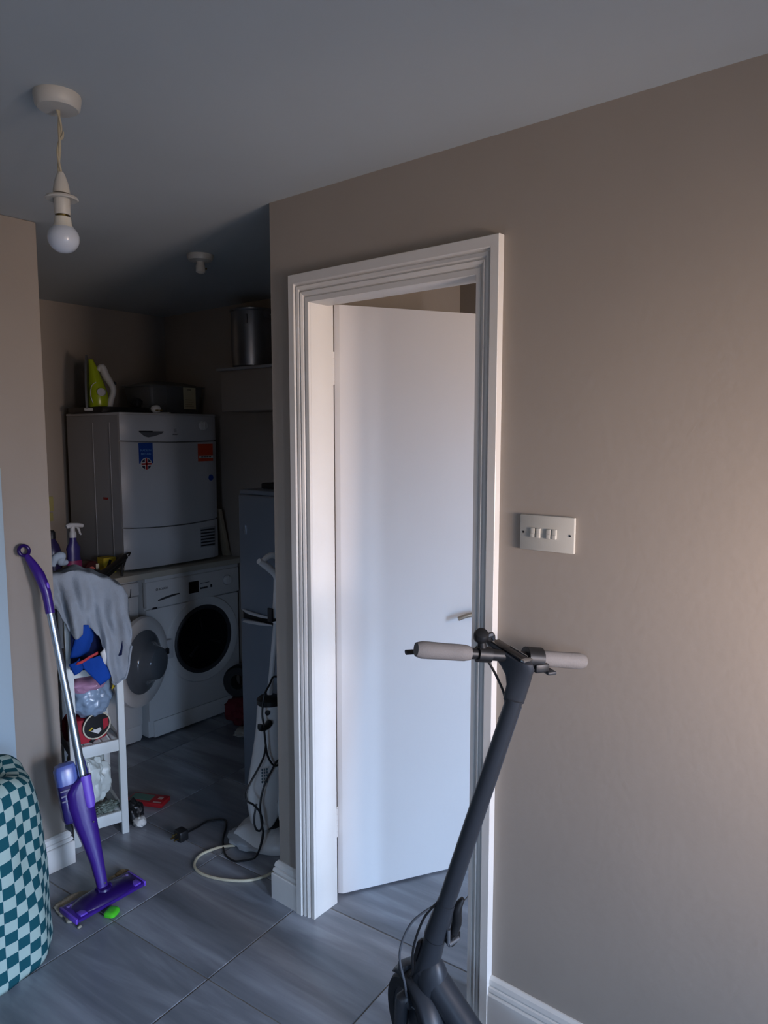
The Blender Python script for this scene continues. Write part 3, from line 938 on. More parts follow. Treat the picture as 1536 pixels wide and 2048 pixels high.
# clear tub with lid and tag
tb = thing('storage_tub', 'clear plastic tub with a cream paper tag on the dryer top', 'container', (2.39, 3.53, DZ1))
def _tub(b):
    def rr(z, g):
        return [(2.395+sx_*(0.155+g-0.02)+0.02*math.cos(a), 3.55+sy_*(0.115+g-0.02)+0.02*math.sin(a), z) for sx_, sy_, a0 in ((1, 1, 0), (-1, 1, 90), (-1, -1, 180), (1, -1, 270)) for a in [R(a0+30*k) for k in range(4)]]
    loft(b, [rr(DZ1+0.001, 0), rr(DZ1+0.145, 0.018), rr(DZ1+0.150, 0.026), rr(DZ1+0.152, 0.018), rr(DZ1+0.004, -0.004)], False)
    b.faces.new([b.verts.new(p) for p in rr(DZ1+0.0015, 0)])
part('tub_body', _tub, M_clear, tb)
def _lid(b):
    rings = []
    for g, z in ((0.028, 0.149), (0.028, 0.156), (0.005, 0.160), (-0.05, 0.178), (-0.09, 0.184)):
        rings.append([(2.395+sx_*(0.155+g-0.02)+0.02*math.cos(a), 3.55+sy_*(0.115+g-0.02)+0.02*math.sin(a), DZ1+z) for sx_, sy_, a0 in ((1, 1, 0), (-1, 1, 90), (-1, -1, 180), (1, -1, 270)) for a in [R(a0+30*k) for k in range(4)]])
    loft(b, rings)
part('lid', _lid, M_clear, tb)
tg = part('paper_tag', lambda b: bx(b, 2.425, 2.505, 3.4095, 3.4115, DZ1+0.030, DZ1+0.150), M_paper, tb, smooth=False)
part('tag_heading', lambda b: bx(b, 2.450, 2.475, 3.4088, 3.410, DZ1+0.135, DZ1+0.140), mat('faded_print', '#6B6350'), tg, smooth=False)
for k in range(4):
    part('tag_line', lambda b: bx(b, 2.435, 2.49-0.01*(k % 2), 3.4088, 3.410, DZ1+0.045+k*0.012, DZ1+0.047+k*0.012), mat('faded_print', '#6B6350'), tg, smooth=False)

# ------------------------------------------------------------------ wall cabinet with stock pot
cb = thing('wall_cabinet', 'shallow greige box cabinet on the utility wall below the metal pot', 'cabinet', (2.53, 2.68, 1.70))
part('cabinet_box', lambda b: bx(b, 2.43, UR-0.001, 2.30, 3.085, 1.700, 1.908, bev=0.002), M_wall, cb)
part('cabinet_top', lambda b: bx(b, 2.41, UR-0.001, 2.30, 3.10, 1.908, 1.922, bev=0.003), M_side, cb)
ppx, ppy, ppz = 2.520, 2.93, 1.9225
pot = thing('stock_pot', 'tall dented aluminium stock pot standing on the wall cabinet', 'pot', (ppx, ppy, ppz))
part('pot_body', lambda b: lathe(b, [(0, 0), (0.098, 0), (0.107, 0.008), (0.111, 0.04), (0.1125, 0.26), (0.112, 0.278), (0.118, 0.284), (0.1185, 0.290), (0.114, 0.293), (0.109, 0.288), (0.108, 0.02), (0, 0.012)], Matrix.Translation((ppx, ppy, ppz)), 40), M_steel, pot)
for sgn in (-1, 1):
    def _ph(b):
        for k in range(2):
            pass
        tube(b, catmull([(ppx-0.018, ppy+sgn*0.112, ppz+0.262), (ppx-0.03, ppy+sgn*0.125, ppz+0.258), (ppx-0.03, ppy+sgn*0.135, ppz+0.245), (ppx+0.03, ppy+sgn*0.135, ppz+0.245), (ppx+0.03, ppy+sgn*0.125, ppz+0.258), (ppx+0.018, ppy+sgn*0.112, ppz+0.262)], 4), 0.004, 8)
    part('pot_handle', _ph, M_steel, pot)
part('rivet_plate', lambda b: box(b, (ppx-0.0935, ppy-0.062+0.0, ppz+0.235), (0.006, 0.012, 0.045), Matrix.Identity(4), 0.002), M_steel, pot)

# ------------------------------------------------------------------ fridge freezer
FX, FY0, FY1 = 1.955, 1.865, 2.390
fr = thing('fridge_freezer', 'silver grey upright fridge freezer behind the end of the door wall', 'fridge', (2.28, 2.13, 0))
part('cabinet', lambda b: bx(b, FX+0.05, UR-0.02, FY0, FY1, 0.02, 1.335, bev=0.006), M_fridge, fr)
part('upper_door', lambda b: bx(b, FX, FX+0.047, FY0, FY1, 0.830, 1.330, bev=0.010, seg=3), M_fridge, fr)
part('lower_door', lambda b: bx(b, FX, FX+0.047, FY0, FY1, 0.05, 0.798, bev=0.010, seg=3), M_fridge, fr)
part('top_panel', lambda b: bx(b, FX+0.01, UR-0.02, FY0-0.002, FY1+0.002, 1.330, 1.350, bev=0.005), M_fridge, fr)
part('handle_recess', lambda b: bx(b, FX+0.012, FX+0.06, FY0+0.01, FY1-0.006, 0.796, 0.832), M_black, fr)
part('handle_lip', lambda b: tube(b, catmull([(FX-0.001, FY1-0.02, 0.838), (FX-0.006, FY1-0.06, 0.833), (FX-0.006, FY1-0.14, 0.829), (FX+0.002, FY1-0.20, 0.828)], 5), [0.003, 0.007, 0.007, 0.003], 8), M_greyw, fr)
part('handle_lip', lambda b: tube(b, catmull([(FX-0.001, FY1-0.02, 0.786), (FX-0.006, FY1-0.06, 0.792), (FX-0.006, FY1-0.14, 0.796), (FX+0.002, FY1-0.20, 0.798)], 5), [0.003, 0.007, 0.007, 0.003], 8), M_greyw, fr)
part('badge', lambda b: tube(b, [(FX-0.001, 2.350, 1.200), (FX-0.001, 2.345, 1.165)], 0.0032, 6), M_chrome, fr)
for yy in (FY0+0.06, FY1-0.06):
    part('foot', lambda b: cyl(b, (FX+0.12, yy, 0), (FX+0.12, yy, 0.03), 0.02), M_black, fr)
# things on the fridge
b = bmesh.new(); blob(b, (2.235, 2.40-0.10, 1.435), (0.075, 0.07, 0.085), 0.25, 2.3, 9, 4, -0.0845)
tag(link('blue_bag', b, mat('royal_blue_bag', '#23256B', 0.5, bump=0.3, bscale=30), origin=(2.235, 2.30, 1.3505)), 'dark blue bag on top of the fridge at the wall end', 'bag')
b = bmesh.new(); bx(b, 2.04, 2.15, 2.16, 2.34, 1.3505, 1.375, bev=0.006)
tag(link('dark_case', b, M_dark, origin=(2.10, 2.25, 1.3505)), 'flat dark case on the fridge top below the blue bag', 'case')

# ------------------------------------------------------------------ clutter between washing machine and fridge
b = bmesh.new(); blob(b, (2.47, 3.02, 0.075), (0.085, 0.10, 0.075), 0.3, 2.2, 12, 4, -0.0745)
tag(link('red_cloth', b, mat('dark_red_cloth', '#5A1420', 0.9), origin=(2.47, 3.02, 0)), 'dark red cloth heap on the floor at the washing machine corner', 'cloth')
b = bmesh.new()
lathe(b, [(0.040, -0.045), (0.078, -0.045), (0.088, -0.03), (0.088, 0.03), (0.078, 0.045), (0.040, 0.045), (0.040, -0.045)], frame((2.47, 3.03, 0.243), (-0.85, -0.5, 0.1)), 28)
tag(link('hose_reel', b, M_black, origin=(2.47, 3.03, 0.15)), 'coil of black hose resting on the dark red cloth', 'hose')
b = bmesh.new(); blob(b, (2.375, 2.885, 0.022), (0.060, 0.045, 0.022), 0.3, 2.6, 15, 3, -0.0215)
tag(link('white_rag', b, mat('off_white_rag', '#9A978E', 0.9), origin=(2.375, 2.885, 0)), 'off-white rag on the floor in front of the dark red cloth', 'rag')

# ------------------------------------------------------------------ white rack behind the left wall end
rk = thing('shelf_rack', 'narrow white slatted rack holding bags beside the left wall', 'rack', (1.39, 2.67, 0))
MR = Matrix.Translation((1.472, 2.512, 0)) @ Matrix.Rotation(R(-16), 4, 'Z')
RW, RL, RD = 0.027, 0.206, 0.29
for xx in (-RL, -RW):
    for yy in (0, RD-RW):
        part('leg', lambda b: bx(b, xx, xx+RW, yy, yy+RW, 0, 1.00, bev=0.003, M=MR), M_rackw, rk)
for z0 in (0.05, 0.345, 0.665, 0.95):
    part('front_rail', lambda b: bx(b, -RL+0.002, -0.002, 0.004, 0.022, z0, z0+0.046, bev=0.002, M=MR), M_rackw, rk)
    part('back_rail', lambda b: bx(b, -RL+0.002, -0.002, RD-0.022, RD-0.004, z0, z0+0.046, bev=0.002, M=MR), M_rackw, rk)
    for xx in (-RL+0.006, -0.020):
        part('side_rail', lambda b: bx(b, xx, xx+0.014, 0.02, RD-0.02, z0, z0+0.040, bev=0.002, M=MR), M_rackw, rk)
    for k in range(5):
        part('slat', lambda b: bx(b, -RL+0.022+k*0.034, -RL+0.046+k*0.034, 0.02, RD-0.02, z0+0.036, z0+0.046, bev=0.001, M=MR), M_rackw, rk)

# red bag with black panel on the middle shelf
RB = (1.374, 2.640, 0.392)
rb = thing('red_bag', 'red bag with a black round panel on the middle rack shelf', 'bag', RB)
def _rb(b):
    rings = []
    for h, g in ((0.0, -0.012), (0.006, 0.0), (0.04, 0.006), (0.075, 0.004), (0.095, -0.006), (0.100, -0.03)):
        rings.append([(RB[0]+(0.070+g)*math.copysign(abs(math.cos(a))**0.6, math.cos(a)), RB[1]+(0.068+g)*math.copysign(abs(math.sin(a))**0.6, math.sin(a)), RB[2]+h) for a in [2*PI*k/28 for k in range(28)]])
    loft(b, rings)
part('bag_body', _rb, M_red, rb)
def yf(x):
    return RB[1]-0.073
def _pan(b):
    extrude_poly(b, [(RB[0]+0.008+0.055*math.cos(2*PI*k/28), yf(0)-0.004, RB[2]+0.066+0.050*math.sin(2*PI*k/28)) for k in range(28)], None, (0, 0.012, 0))
pn = part('round_panel', _pan, M_black, rb)
part('panel_piping', lambda b: tube(b, [(RB[0]+0.008+0.055*math.cos(2*PI*k/28), yf(0)-0.004, RB[2]+0.066+0.050*math.sin(2*PI*k/28)) for k in range(28)], 0.0028, 6, loop=True), M_cream, pn)
part('white_patch', lambda b: extrude_poly(b, [(RB[0]-0.020+0.045*t, yf(0)-0.0055, RB[2]+0.040+s_) for t, s_ in ((0, 0.012), (0.3, 0.004), (0.7, -0.008), (1.0, 0.004), (0.9, 0.016), (0.5, 0.012), (0.2, 0.020))], None, (0, 0.002, 0)), M_wprint, pn, smooth=False)
part('yellow_patch', lambda b: extrude_poly(b, [(RB[0]-0.028, yf(0)-0.0055, RB[2]+0.055), (RB[0]-0.006, yf(0)-0.0055, RB[2]+0.051), (RB[0]-0.012, yf(0)-0.0055, RB[2]+0.066)], None, (0, 0.002, 0)), M_yell, pn, smooth=False)
part('red_patch', lambda b: extrude_poly(b, [(RB[0]+0.034, yf(0)-0.0055, RB[2]+0.040), (RB[0]+0.056, yf(0)-0.0055, RB[2]+0.055), (RB[0]+0.054, yf(0)-0.0055, RB[2]+0.085), (RB[0]+0.032, yf(0)-0.0055, RB[2]+0.085)], None, (0, 0.002, 0)), M_red, pn, smooth=False)
part('strap', lambda b: tube(b, catmull([(RB[0]-0.004, yf(0)-0.003, RB[2]+0.018), (RB[0]-0.010, yf(0)-0.003, RB[2]+0.012), (RB[0]-0.016, yf(0)+0.004, RB[2]+0.004)], 4), 0.007, 8, 0.35, side=(1, 0, 0)), M_black, rb)
# polythene bag on top of it, under the third rail
b = bmesh.new()
blob(b, (1.385, 2.622, 0.568), (0.084, 0.090, 0.088), 0.16, 1.9, 21, 5, -0.074)
pb = tag(link('plastic_bag', b, M_gbag, origin=(1.385, 2.622, 0.494)), 'shiny blue-grey plastic bag stuffed above the red bag on the rack', 'bag')
part('pink_lining', lambda b: blob(b, (1.372, 2.612, 0.622), (0.072, 0.072, 0.034), 0.15, 2.0, 24, 4), M_pink, pb)
part('yellow_corner', lambda b: extrude_poly(b, [(1.440, 2.545, 0.590), (1.462, 2.552, 0.596), (1.458, 2.552, 0.618), (1.448, 2.545, 0.612)], None, (0, 0.004, 0)), M_yell, pb)
# white bag on the bottom shelf
b = bmesh.new()
blob(b, (1.383, 2.668, 0.214), (0.084, 0.085, 0.118), 0.26, 2.2, 31, 5, -0.1165)
tag(link('white_plastic_bag', b, M_wbag, origin=(1.383, 2.668, 0.097)), 'crumpled white plastic bag on the bottom shelf of the rack', 'bag')
b = bmesh.new()
blob(b, (1.410, 2.572, 0.110), (0.045, 0.028, 0.018), 0.45, 5.0, 33, 4, -0.0135)
tag(link('patterned_cloth', b, mat('speckled_cloth', '#6E7A72', 0.9, var=0.7, vscale=90), origin=(1.410, 2.572, 0.097)), 'grey speckled cloth in front of the white bag on the rack', 'cloth')
# black bag with yellow tag, in the gap at the left
b = bmesh.new(); blob(b, (1.335, 2.98, 0.24), (0.09, 0.07, 0.24), 0.2, 2.2, 41, 4, -0.2395)
bb = tag(link('black_bag', b, M_dark, origin=(1.335, 2.98, 0)), 'dark bag standing on the floor behind the white rack', 'bag')
b = bmesh.new(); blob(b, (1.228, 2.655, 0.50), (0.012, 0.03, 0.36), 0.25, 2.4, 43, 4)
hb = tag(link('hanging_black_bag', b, M_navy, origin=(1.228, 2.655, 0.86)), 'narrow black bag hanging between the wall end and the white rack', 'bag')
part('yellow_toggle', lambda b: blob(b, (1.224, 2.627, 0.50), (0.012, 0.012, 0.020), 0.3, 3, 44, 3), mat('acid_yellow', '#B4B52C', 0.5), hb)
part('yellow_strap', lambda b: blob(b, (1.224, 2.627, 0.84), (0.010, 0.010, 0.06), 0.3, 3, 45, 3), M_yell, hb)
part('white_ribbon', lambda b: tube(b, catmull([(1.226, 2.622, 0.72), (1.222, 2.620, 0.66), (1.230, 2.619, 0.61), (1.224, 2.620, 0.57)], 5), 0.006, 6), M_wprint, hb)

# grey sweatshirt draped over the rack
def interp(pts, x):
    if x <= pts[0][0]:
        return pts[0][1]
    for (a, fa), (c_, fc) in zip(pts, pts[1:]):
        if x <= c_:
            t = (x-a)/(c_-a)
            t = t*t*(3-2*t)
            return fa*(1-t)+fc*t
    return pts[-1][1]
GA, GB_ = V(1.219, 2.587, 0), V(1.489, 2.462, 0)
GD = (GB_-GA).normalized()
GN = V(-GD.y, GD.x, 0)
GBOT = [(-0.05, 0.99), (0.034, 0.944), (0.062, 0.894), (0.076, 0.856), (0.092, 0.834), (0.120, 0.845), (0.144, 0.868), (0.170, 0.835), (0.188, 0.783), (0.200, 0.712), (0.213, 0.644), (0.232, 0.641), (0.255, 0.655), (0.275, 0.702), (0.291, 0.775)]
GTOP = [(-0.05, 1.062), (0.033, 1.066), (0.104, 1.079), (0.155, 1.063), (0.207, 1.040), (0.259, 1.008), (0.279, 0.975), (0.291, 0.90)]
def gar(uu, vv):
    sx_ = -0.02+0.310*uu
    zt, zb = interp(GTOP, sx_), interp(GBOT, sx_)
    q0 = GA+GD*sx_
    if vv < 0.36:
        t = vv/0.36
        p = q0+GN*(0.27*(1-t)+0.0)
        return V(p.x, p.y, zt-0.03+0.03*math.sin(t*PI/2)+0.012*noise.noise(V(p.x*18, p.y*14, 3)))
    t = (vv-0.36)/0.64
    z = zt+(zb-zt)*t
    rise = min(1, t*2.5)
    f = rise*(0.016*math.sin(sx_*58+3.0*t+2.2*noise.noise(V(sx_*9, t*2.2, 4)))+0.008*math.sin(sx_*118-5.0*t+1)+0.020*noise.noise(V(sx_*11, 0.5, z*8))+0.010*noise.noise(V(sx_*30, 2.5, z*22)))
    edge = 0.03*max(0, (sx_-0.265)/0.026)**2*0.6
    out = 0.035*math.sin(min(1, t*1.6)*PI/2)
    p = q0-GN*(out+f)+GN*edge
    return V(p.x+0.004*math.sin(z*40)*uu, p.y, z)
b = bmesh.new(); grid(b, 64, 70, gar)
gm = tag(link('grey_sweatshirt', b, M_grey, origin=(1.36, 2.60, 1.02), angle=80), 'grey sweatshirt draped over the top of the white rack', 'clothing')
solidify(gm, 0.004)
part('armhole_gap', lambda b: extrude_poly(b, [gar(0.872, 0.36+0.64*t_)+V(dx_, -0.004, 0) for t_, dx_ in ((0.72, -0.012), (0.64, -0.004), (0.58, 0.001), (0.64, 0.004), (0.72, 0.001))], None, (0, 0.003, 0)), M_navy, gm)
part('hem_band', lambda b: tube(b, catmull([gar(0.74+0.26*k/10, 1.0)+V(0, -0.002, 0) for k in range(11)], 3), 0.0042, 8), M_grey, gm)

# blue shorts hanging below it
def shorts(pts_top, pts_bot, y, seed):
    def f(uu, vv):
        a = Vector(pts_top[0]).lerp(Vector(pts_top[1]), uu)
        c_ = Vector(pts_bot[0]).lerp(Vector(pts_bot[1]), uu)
        p = a.lerp(c_, vv)
        return V(p.x, y+0.012*noise.noise(V(p.x*25, seed, p.y*14))-0.010*math.sin(uu*PI), p.y)
    return f
bs_ = thing('blue_shorts', 'blue sports shorts with a red stripe hanging on the rack', 'clothing', (1.32, 2.47, 0.66))
o = part('leg_panel', lambda b: grid(b, 12, 12, shorts([(1.300, 0.882), (1.366, 0.872)], [(1.265, 0.762), (1.350, 0.770)], 2.516, 1)), M_blue, bs_); solidify(o, 0.004)
o = part('leg_panel', lambda b: grid(b, 14, 14, shorts([(1.262, 0.765), (1.345, 0.768)], [(1.345, 0.652), (1.398, 0.690)], 2.458, 2)), M_blue, bs_); solidify(o, 0.004)
o = part('leg_panel', lambda b: grid(b, 8, 8, shorts([(1.234, 0.758), (1.270, 0.775)], [(1.250, 0.715), (1.285, 0.735)], 2.463, 3)), M_blue, bs_); solidify(o, 0.004)
o = part('dark_lining', lambda b: grid(b, 12, 12, shorts([(1.275, 0.885), (1.385, 0.870)], [(1.270, 0.715), (1.415, 0.690)], 2.524, 4)), M_navy, bs_); solidify(o, 0.004)
o = part('red_stripe', lambda b: grid(b, 12, 3, shorts([(1.255, 0.766), (1.335, 0.786)], [(1.250, 0.756), (1.335, 0.776)], 2.4505, 5)), M_redc, bs_); solidify(o, 0.003)
o = part('white_panel', lambda b: grid(b, 8, 10, shorts([(1.352, 0.775), (1.372, 0.80)], [(1.360, 0.715), (1.395, 0.735)], 2.462, 6)), M_wprint, bs_); solidify(o, 0.003)
o = part('blue_hem', lambda b: grid(b, 8, 6, shorts([(1.360, 0.718), (1.398, 0.738)], [(1.372, 0.690), (1.412, 0.705)], 2.460, 7)), M_blue, bs_); solidify(o, 0.003)

# laundry on the rack top (behind the sweatshirt crest)
b = bmesh.new(); tube(b, catmull([(1.285, 2.66, 1.090), (1.295, 2.65, 1.118), (1.318, 2.65, 1.122), (1.318, 2.66, 1.098), (1.345, 2.67, 1.092)], 6), [0.012, 0.015, 0.016, 0.014, 0.011], 10)
tag(link('pale_sock', b, mat('pale_blue_sock', '#8E9AA6', 0.9), origin=(1.31, 2.655, 1.08)), 'pale twisted sock lying on top of the grey sweatshirt', 'sock')

# ------------------------------------------------------------------ floor clutter near the rack
def rot2(c_, a):
    return Matrix.Translation(Vector(c_)) @ Matrix.Rotation(a, 4, 'Z')
MB_ = rot2((1.668, 2.660, 0), R(52))
rd = thing('red_packet', 'flat red cardboard packet lying on the dark utility floor', 'packet', (1.668, 2.660, 0))
part('packet', lambda b: bx(b, -0.085, 0.085, -0.038, 0.038, 0.001, 0.020, bev=0.003, M=Matrix.Translation((1.655, 2.665, 0)) @ Matrix.Rotation(R(-64), 4, 'Z')), mat('packet_red', '#8E1C22', 0.4), rd)
MPk = Matrix.Translation((1.655, 2.665, 0)) @ Matrix.Rotation(R(-64), 4, 'Z')
part('packet_window', lambda b: bx(b, -0.075, 0.020, -0.022, 0.026, 0.0195, 0.0208, M=MPk), M_gprint, rd, smooth=False)
part('packet_print', lambda b: (bx(b, 0.045, 0.065, 0.000, 0.018, 0.0195, 0.0208, M=MPk), bx(b, 0.040, 0.075, -0.030, -0.022, 0.0195, 0.0208, M=MPk)), mat('pale_print', '#B09A94'), rd, smooth=False)
b = bmesh.new(); blob(b, (1.528, 2.575, 0.045), (0.036, 0.05, 0.045), 0.25, 2.2, 61, 4, -0.0445)
sk = tag(link('black_sock', b, M_black, origin=(1.528, 2.575, 0)), 'black and white sock on the floor right of the white rack', 'sock')
part('white_toe', lambda b: blob(b, (1.524, 2.522, 0.020), (0.026, 0.03, 0.020), 0.25, 2.5, 62, 3, -0.0195), M_wprint, sk)

# ------------------------------------------------------------------ spray mop leaning on the left wall
J = V(1.178, 2.192, 0.045)          # swivel joint
TP = V(1.146, 2.405, 0.985)         # top of the metal pole
axis = (TP-J).normalized()
L = (TP-J).length
mo = thing('spray_mop', 'purple spray mop with a metal pole leaning on the left wall', 'mop', (1.18, 2.19, 0))
fx = V(0.83, -0.55, 0)
MM = frame(J, axis, (0.95, -0.25, 0))       # local: z along the pole, x to the right, y towards the wall
hd = R(2)
MH = Matrix.Translation((1.181, 2.193, 0.0)) @ Matrix.Rotation(hd, 4, 'Z')
def _plate(b):
    rings = []
    for z, g in ((0.010, -0.006), (0.013, 0.0), (0.022, 0.0), (0.026, -0.005)):
        rings.append([MH @ V(sx_*(0.128+g-0.012)+0.012*math.cos(a), sy_*(0.054+g-0.012)+0.012*math.sin(a), z) for sx_, sy_, a0 in ((1, 1, 0), (-1, 1, 90), (-1, -1, 180), (1, -1, 270)) for a in [R(a0+30*k) for k in range(4)]])
    loft(b, rings)
hdp = part('mop_head', _plate, M_purple, mo)
def _dome(b):
    rings = []
    n = 17
    for k in range(n):
        t = -1+2*k/(n-1)
        q = max(0, 1-t*t)
        hgt = 0.026+0.022*q**0.8
        wd_ = 0.050*(0.45+0.55*q**0.5)
        rings.append([MH @ V(0.108*t, wd_*math.cos(a)-0.004, 0.0255+(hgt-0.0255)*math.sin(a)) for a in [PI*j/10 for j in range(11)]])
    loft(b, rings)
part('head_cover', _dome, M_purpled, hdp)
for sx_ in (-1, 1):
    part('corner_grip', lambda b: bx(b, sx_*0.100-0.012, sx_*0.100+0.012, -0.050, -0.020, 0.024, 0.031, bev=0.003, M=MH), M_purplel, hdp)
    part('head_print', lambda b: [bx(b, sx_*0.098-0.016+k*0.011, sx_*0.098-0.008+k*0.011, 0.026, 0.036, 0.0258, 0.0266, M=MH) for k in range(3)], mat('lilac_print', '#9A86D8'), hdp, smooth=False)
    part('end_bumper', lambda b: bx(b, sx_*0.126-0.004, sx_*0.126+0.004, -0.052, 0.052, 0.008, 0.027, bev=0.003, M=MH), M_purplel, hdp)
def _pad(b):
    def f(uu, vv):
        x = -0.134+0.258*uu
        y = -0.018+0.104*vv
        e = 0.010*noise.noise(V(uu*6, vv*4, 2))
        return MH @ V(x+e, y+e+(0.012*math.sin(uu*7) if vv > 0.8 else 0), 0.006+0.004*noise.noise(V(uu*9, vv*7, 1))+(0.010*max(0, vv-0.6)/0.4*abs(math.sin(uu*5+0.6))))
    grid(b, 30, 14, f)
o = part('mop_pad', _pad, M_pad, hdp); solidify(o, 0.006)
part('dirty_pad_edge', lambda b: blob(b, MH @ V(0.112, 0.066, 0.013), (0.026, 0.022, 0.012), 0.3, 3, 71, 3), M_padb, hdp)
part('swivel_joint', lambda b: (cyl(b, MH @ V(-0.025, 0, 0.045), MH @ V(0.025, 0, 0.045), 0.013), lathe(b, [(0.028, 0.040), (0.024, 0.052), (0.014, 0.058), (0, 0.058)], MH, 20)), M_purpled, mo)
# body shell: narrow at the joint, swelling upwards
def _shell(b):
    rings = []
    for h, x0, x1, y0, y1 in ((0.0, -0.017, 0.017, -0.014, 0.014), (0.03, -0.018, 0.018, -0.015, 0.015), (0.10, -0.024, 0.020, -0.018, 0.022), (0.17, -0.037, 0.022, -0.022, 0.034), (0.24, -0.052, 0.024, -0.024, 0.044), (0.30, -0.061, 0.026, -0.026, 0.050), (0.345, -0.060, 0.028, -0.027, 0.050), (0.372, -0.040, 0.030, -0.027, 0.046), (0.388, -0.010, 0.031, -0.026, 0.020)):
        cx_, rx_, cy_, ry_ = (x0+x1)/2, (x1-x0)/2, (y0+y1)/2, (y1-y0)/2
        rings.append([MM @ V(cx_+rx_*math.copysign(abs(math.cos(a))**0.75, math.cos(a)), cy_+ry_*math.copysign(abs(math.sin(a))**0.75, math.sin(a)), h) for a in [2*PI*k/28 for k in range(28)]])
    loft(b, rings)
shl = part('mop_body', _shell, M_purple, mo)
def _trg(b):
    rings = []
    for h, wv in ((0.285, 0.010), (0.292, 0.0145), (0.31, 0.016), (0.385, 0.017), (0.392, 0.015)):
        rings.append([MM @ V(0.008+wv*math.cos(a), -0.024-0.007*math.sin(a) if math.sin(a) > 0 else -0.024, h) for a in [2*PI*k/16 for k in range(16)]])
    loft(b, rings)
part('release_tab', _trg, M_purplel, shl)
part('body_screw', lambda b: lathe(b, [(0, 0.001), (0.003, 0.0005), (0.003, -0.002)], frame(MM @ V(0.006, -0.0265, 0.235), MM.to_3x3() @ V(0, -1, 0)), 12), M_dprint, shl)
part('pivot_hole', lambda b: lathe(b, [(0, 0.001), (0.003, 0.0005), (0.003, -0.002)], frame(MM @ V(0.008, -0.0150, 0.022), MM.to_3x3() @ V(0, -1, 0)), 12), M_dprint, shl)
def _btl(b):
    rings = []
    for h, g in ((0.25, -0.004), (0.26, 0), (0.375, 0), (0.377, -0.0015)):
        rings.append([MM @ V(-0.044+(0.034+g)*math.copysign(abs(math.cos(a))**0.5, math.cos(a)), 0.022+(0.030+g)*math.copysign(abs(math.sin(a))**0.5, math.sin(a)), h) for a in [2*PI*k/24 for k in range(24)]])
    loft(b, rings)
bt = part('fluid_bottle', _btl, mat('bottle_violet_dark', '#2C2462', 0.25, spec=0.6), mo)
def _btu(b):
    rings = []
    for h, g, sh_ in ((0.376, 0, 0), (0.425, 0.001, 0), (0.440, -0.004, 0.002), (0.446, -0.016, 0.006)):
        rings.append([MM @ V(-0.044+sh_+(0.034+g)*math.copysign(abs(math.cos(a))**0.5, math.cos(a)), 0.022+(0.030+g)*math.copysign(abs(math.sin(a))**0.5, math.sin(a)), h) for a in [2*PI*k/24 for k in range(24)]])
    loft(b, rings)
part('bottle_top', _btu, M_viol, bt)
part('bottle_rib', lambda b: [bx(b, -0.074, -0.018, -0.0095, -0.006, 0.325+k*0.017, 0.330+k*0.017, M=MM) for k in range(3)], M_purpled, bt)
part('pole_sleeve', lambda b: tube(b, [MM @ V(0.008, 0.016, 0.36), MM @ V(0.008, 0.016, 0.445)], [0.026, 0.018], 16, 0.8), mat('sleeve_violet', '#3B3A86', 0.3), mo)
part('warning_label', lambda b: bx(b, 0.026, 0.031, -0.003, 0.006, 0.392, 0.425, bev=0.0005, M=MM), M_wprint, mo)
part('pole', lambda b: (cyl(b, MM @ V(0.004, 0, 0.36), MM @ V(0.004, 0, 0.60), 0.0135), cyl(b, MM @ V(0.004, 0, 0.60), MM @ V(0, 0, L), 0.0125), cyl(b, MM @ V(0.004, 0, 0.598), MM @ V(0.004, 0, 0.602), 0.0138)), M_alu, mo)
hp = catmull([TP-axis*0.012, TP+axis*0.05, V(1.140, 2.424, 1.065), V(1.132, 2.440, 1.105), V(1.120, 2.462, 1.143), V(1.109, 2.476, 1.170)], 6)
hnd = part('handle', lambda b: tube(b, hp, [0.0150, 0.0155, 0.0165, 0.0175, 0.014, 0.009], 16), M_purple, mo)
def _rg(b):
    c_ = V(1.104, 2.480, 1.186)
    e1 = V(0.97, 0.24, 0.0).normalized(); e2 = V(-0.05, 0.30, 0.95).normalized()
    tube(b, [c_+e1*0.0195*math.cos(2*PI*k/24)+e2*0.0175*math.sin(2*PI*k/24) for k in range(24)], 0.0062, 10, loop=True)
part('hanging_ring', _rg, M_purpled, hnd)
part('spray_trigger', lambda b: blob(b, V(1.146, 2.412, 1.060), (0.007, 0.006, 0.020), 0.02, 1, 1, 3), M_purplel, hnd)

# small lime green tub on the floor
b = bmesh.new()
rings = []
MG = Matrix.Translation((1.160, 2.108, 0)) @ Matrix.Rotation(R(28), 4, 'Z')
for z, g in ((0.001, -0.004), (0.004, 0.0), (0.012, 0.0), (0.017, -0.004), (0.0185, -0.010)):
    rings.append([MG @ V((0.024+g)*math.copysign(abs(math.cos(a))**0.6, math.cos(a)), (0.021+g)*math.copysign(abs(math.sin(a))**0.6, math.sin(a)), z) for a in [2*PI*k/24 for k in range(24)]])
loft(b, rings)
tag(link('lime_soap', b, M_lime, origin=(1.160, 2.108, 0)), 'small lime green rounded soap tablet on the tiles by the mop', 'soap')
# crumb of dust
b = bmesh.new(); blob(b, (1.060, 2.128, 0.004), (0.008, 0.006, 0.004), 0.3, 3, 81, 2, -0.0035)
tag(link('crumb', b, M_pad, origin=(1.06, 2.128, 0)), 'tiny pale crumb on the tile by the mop head corner', 'crumb')

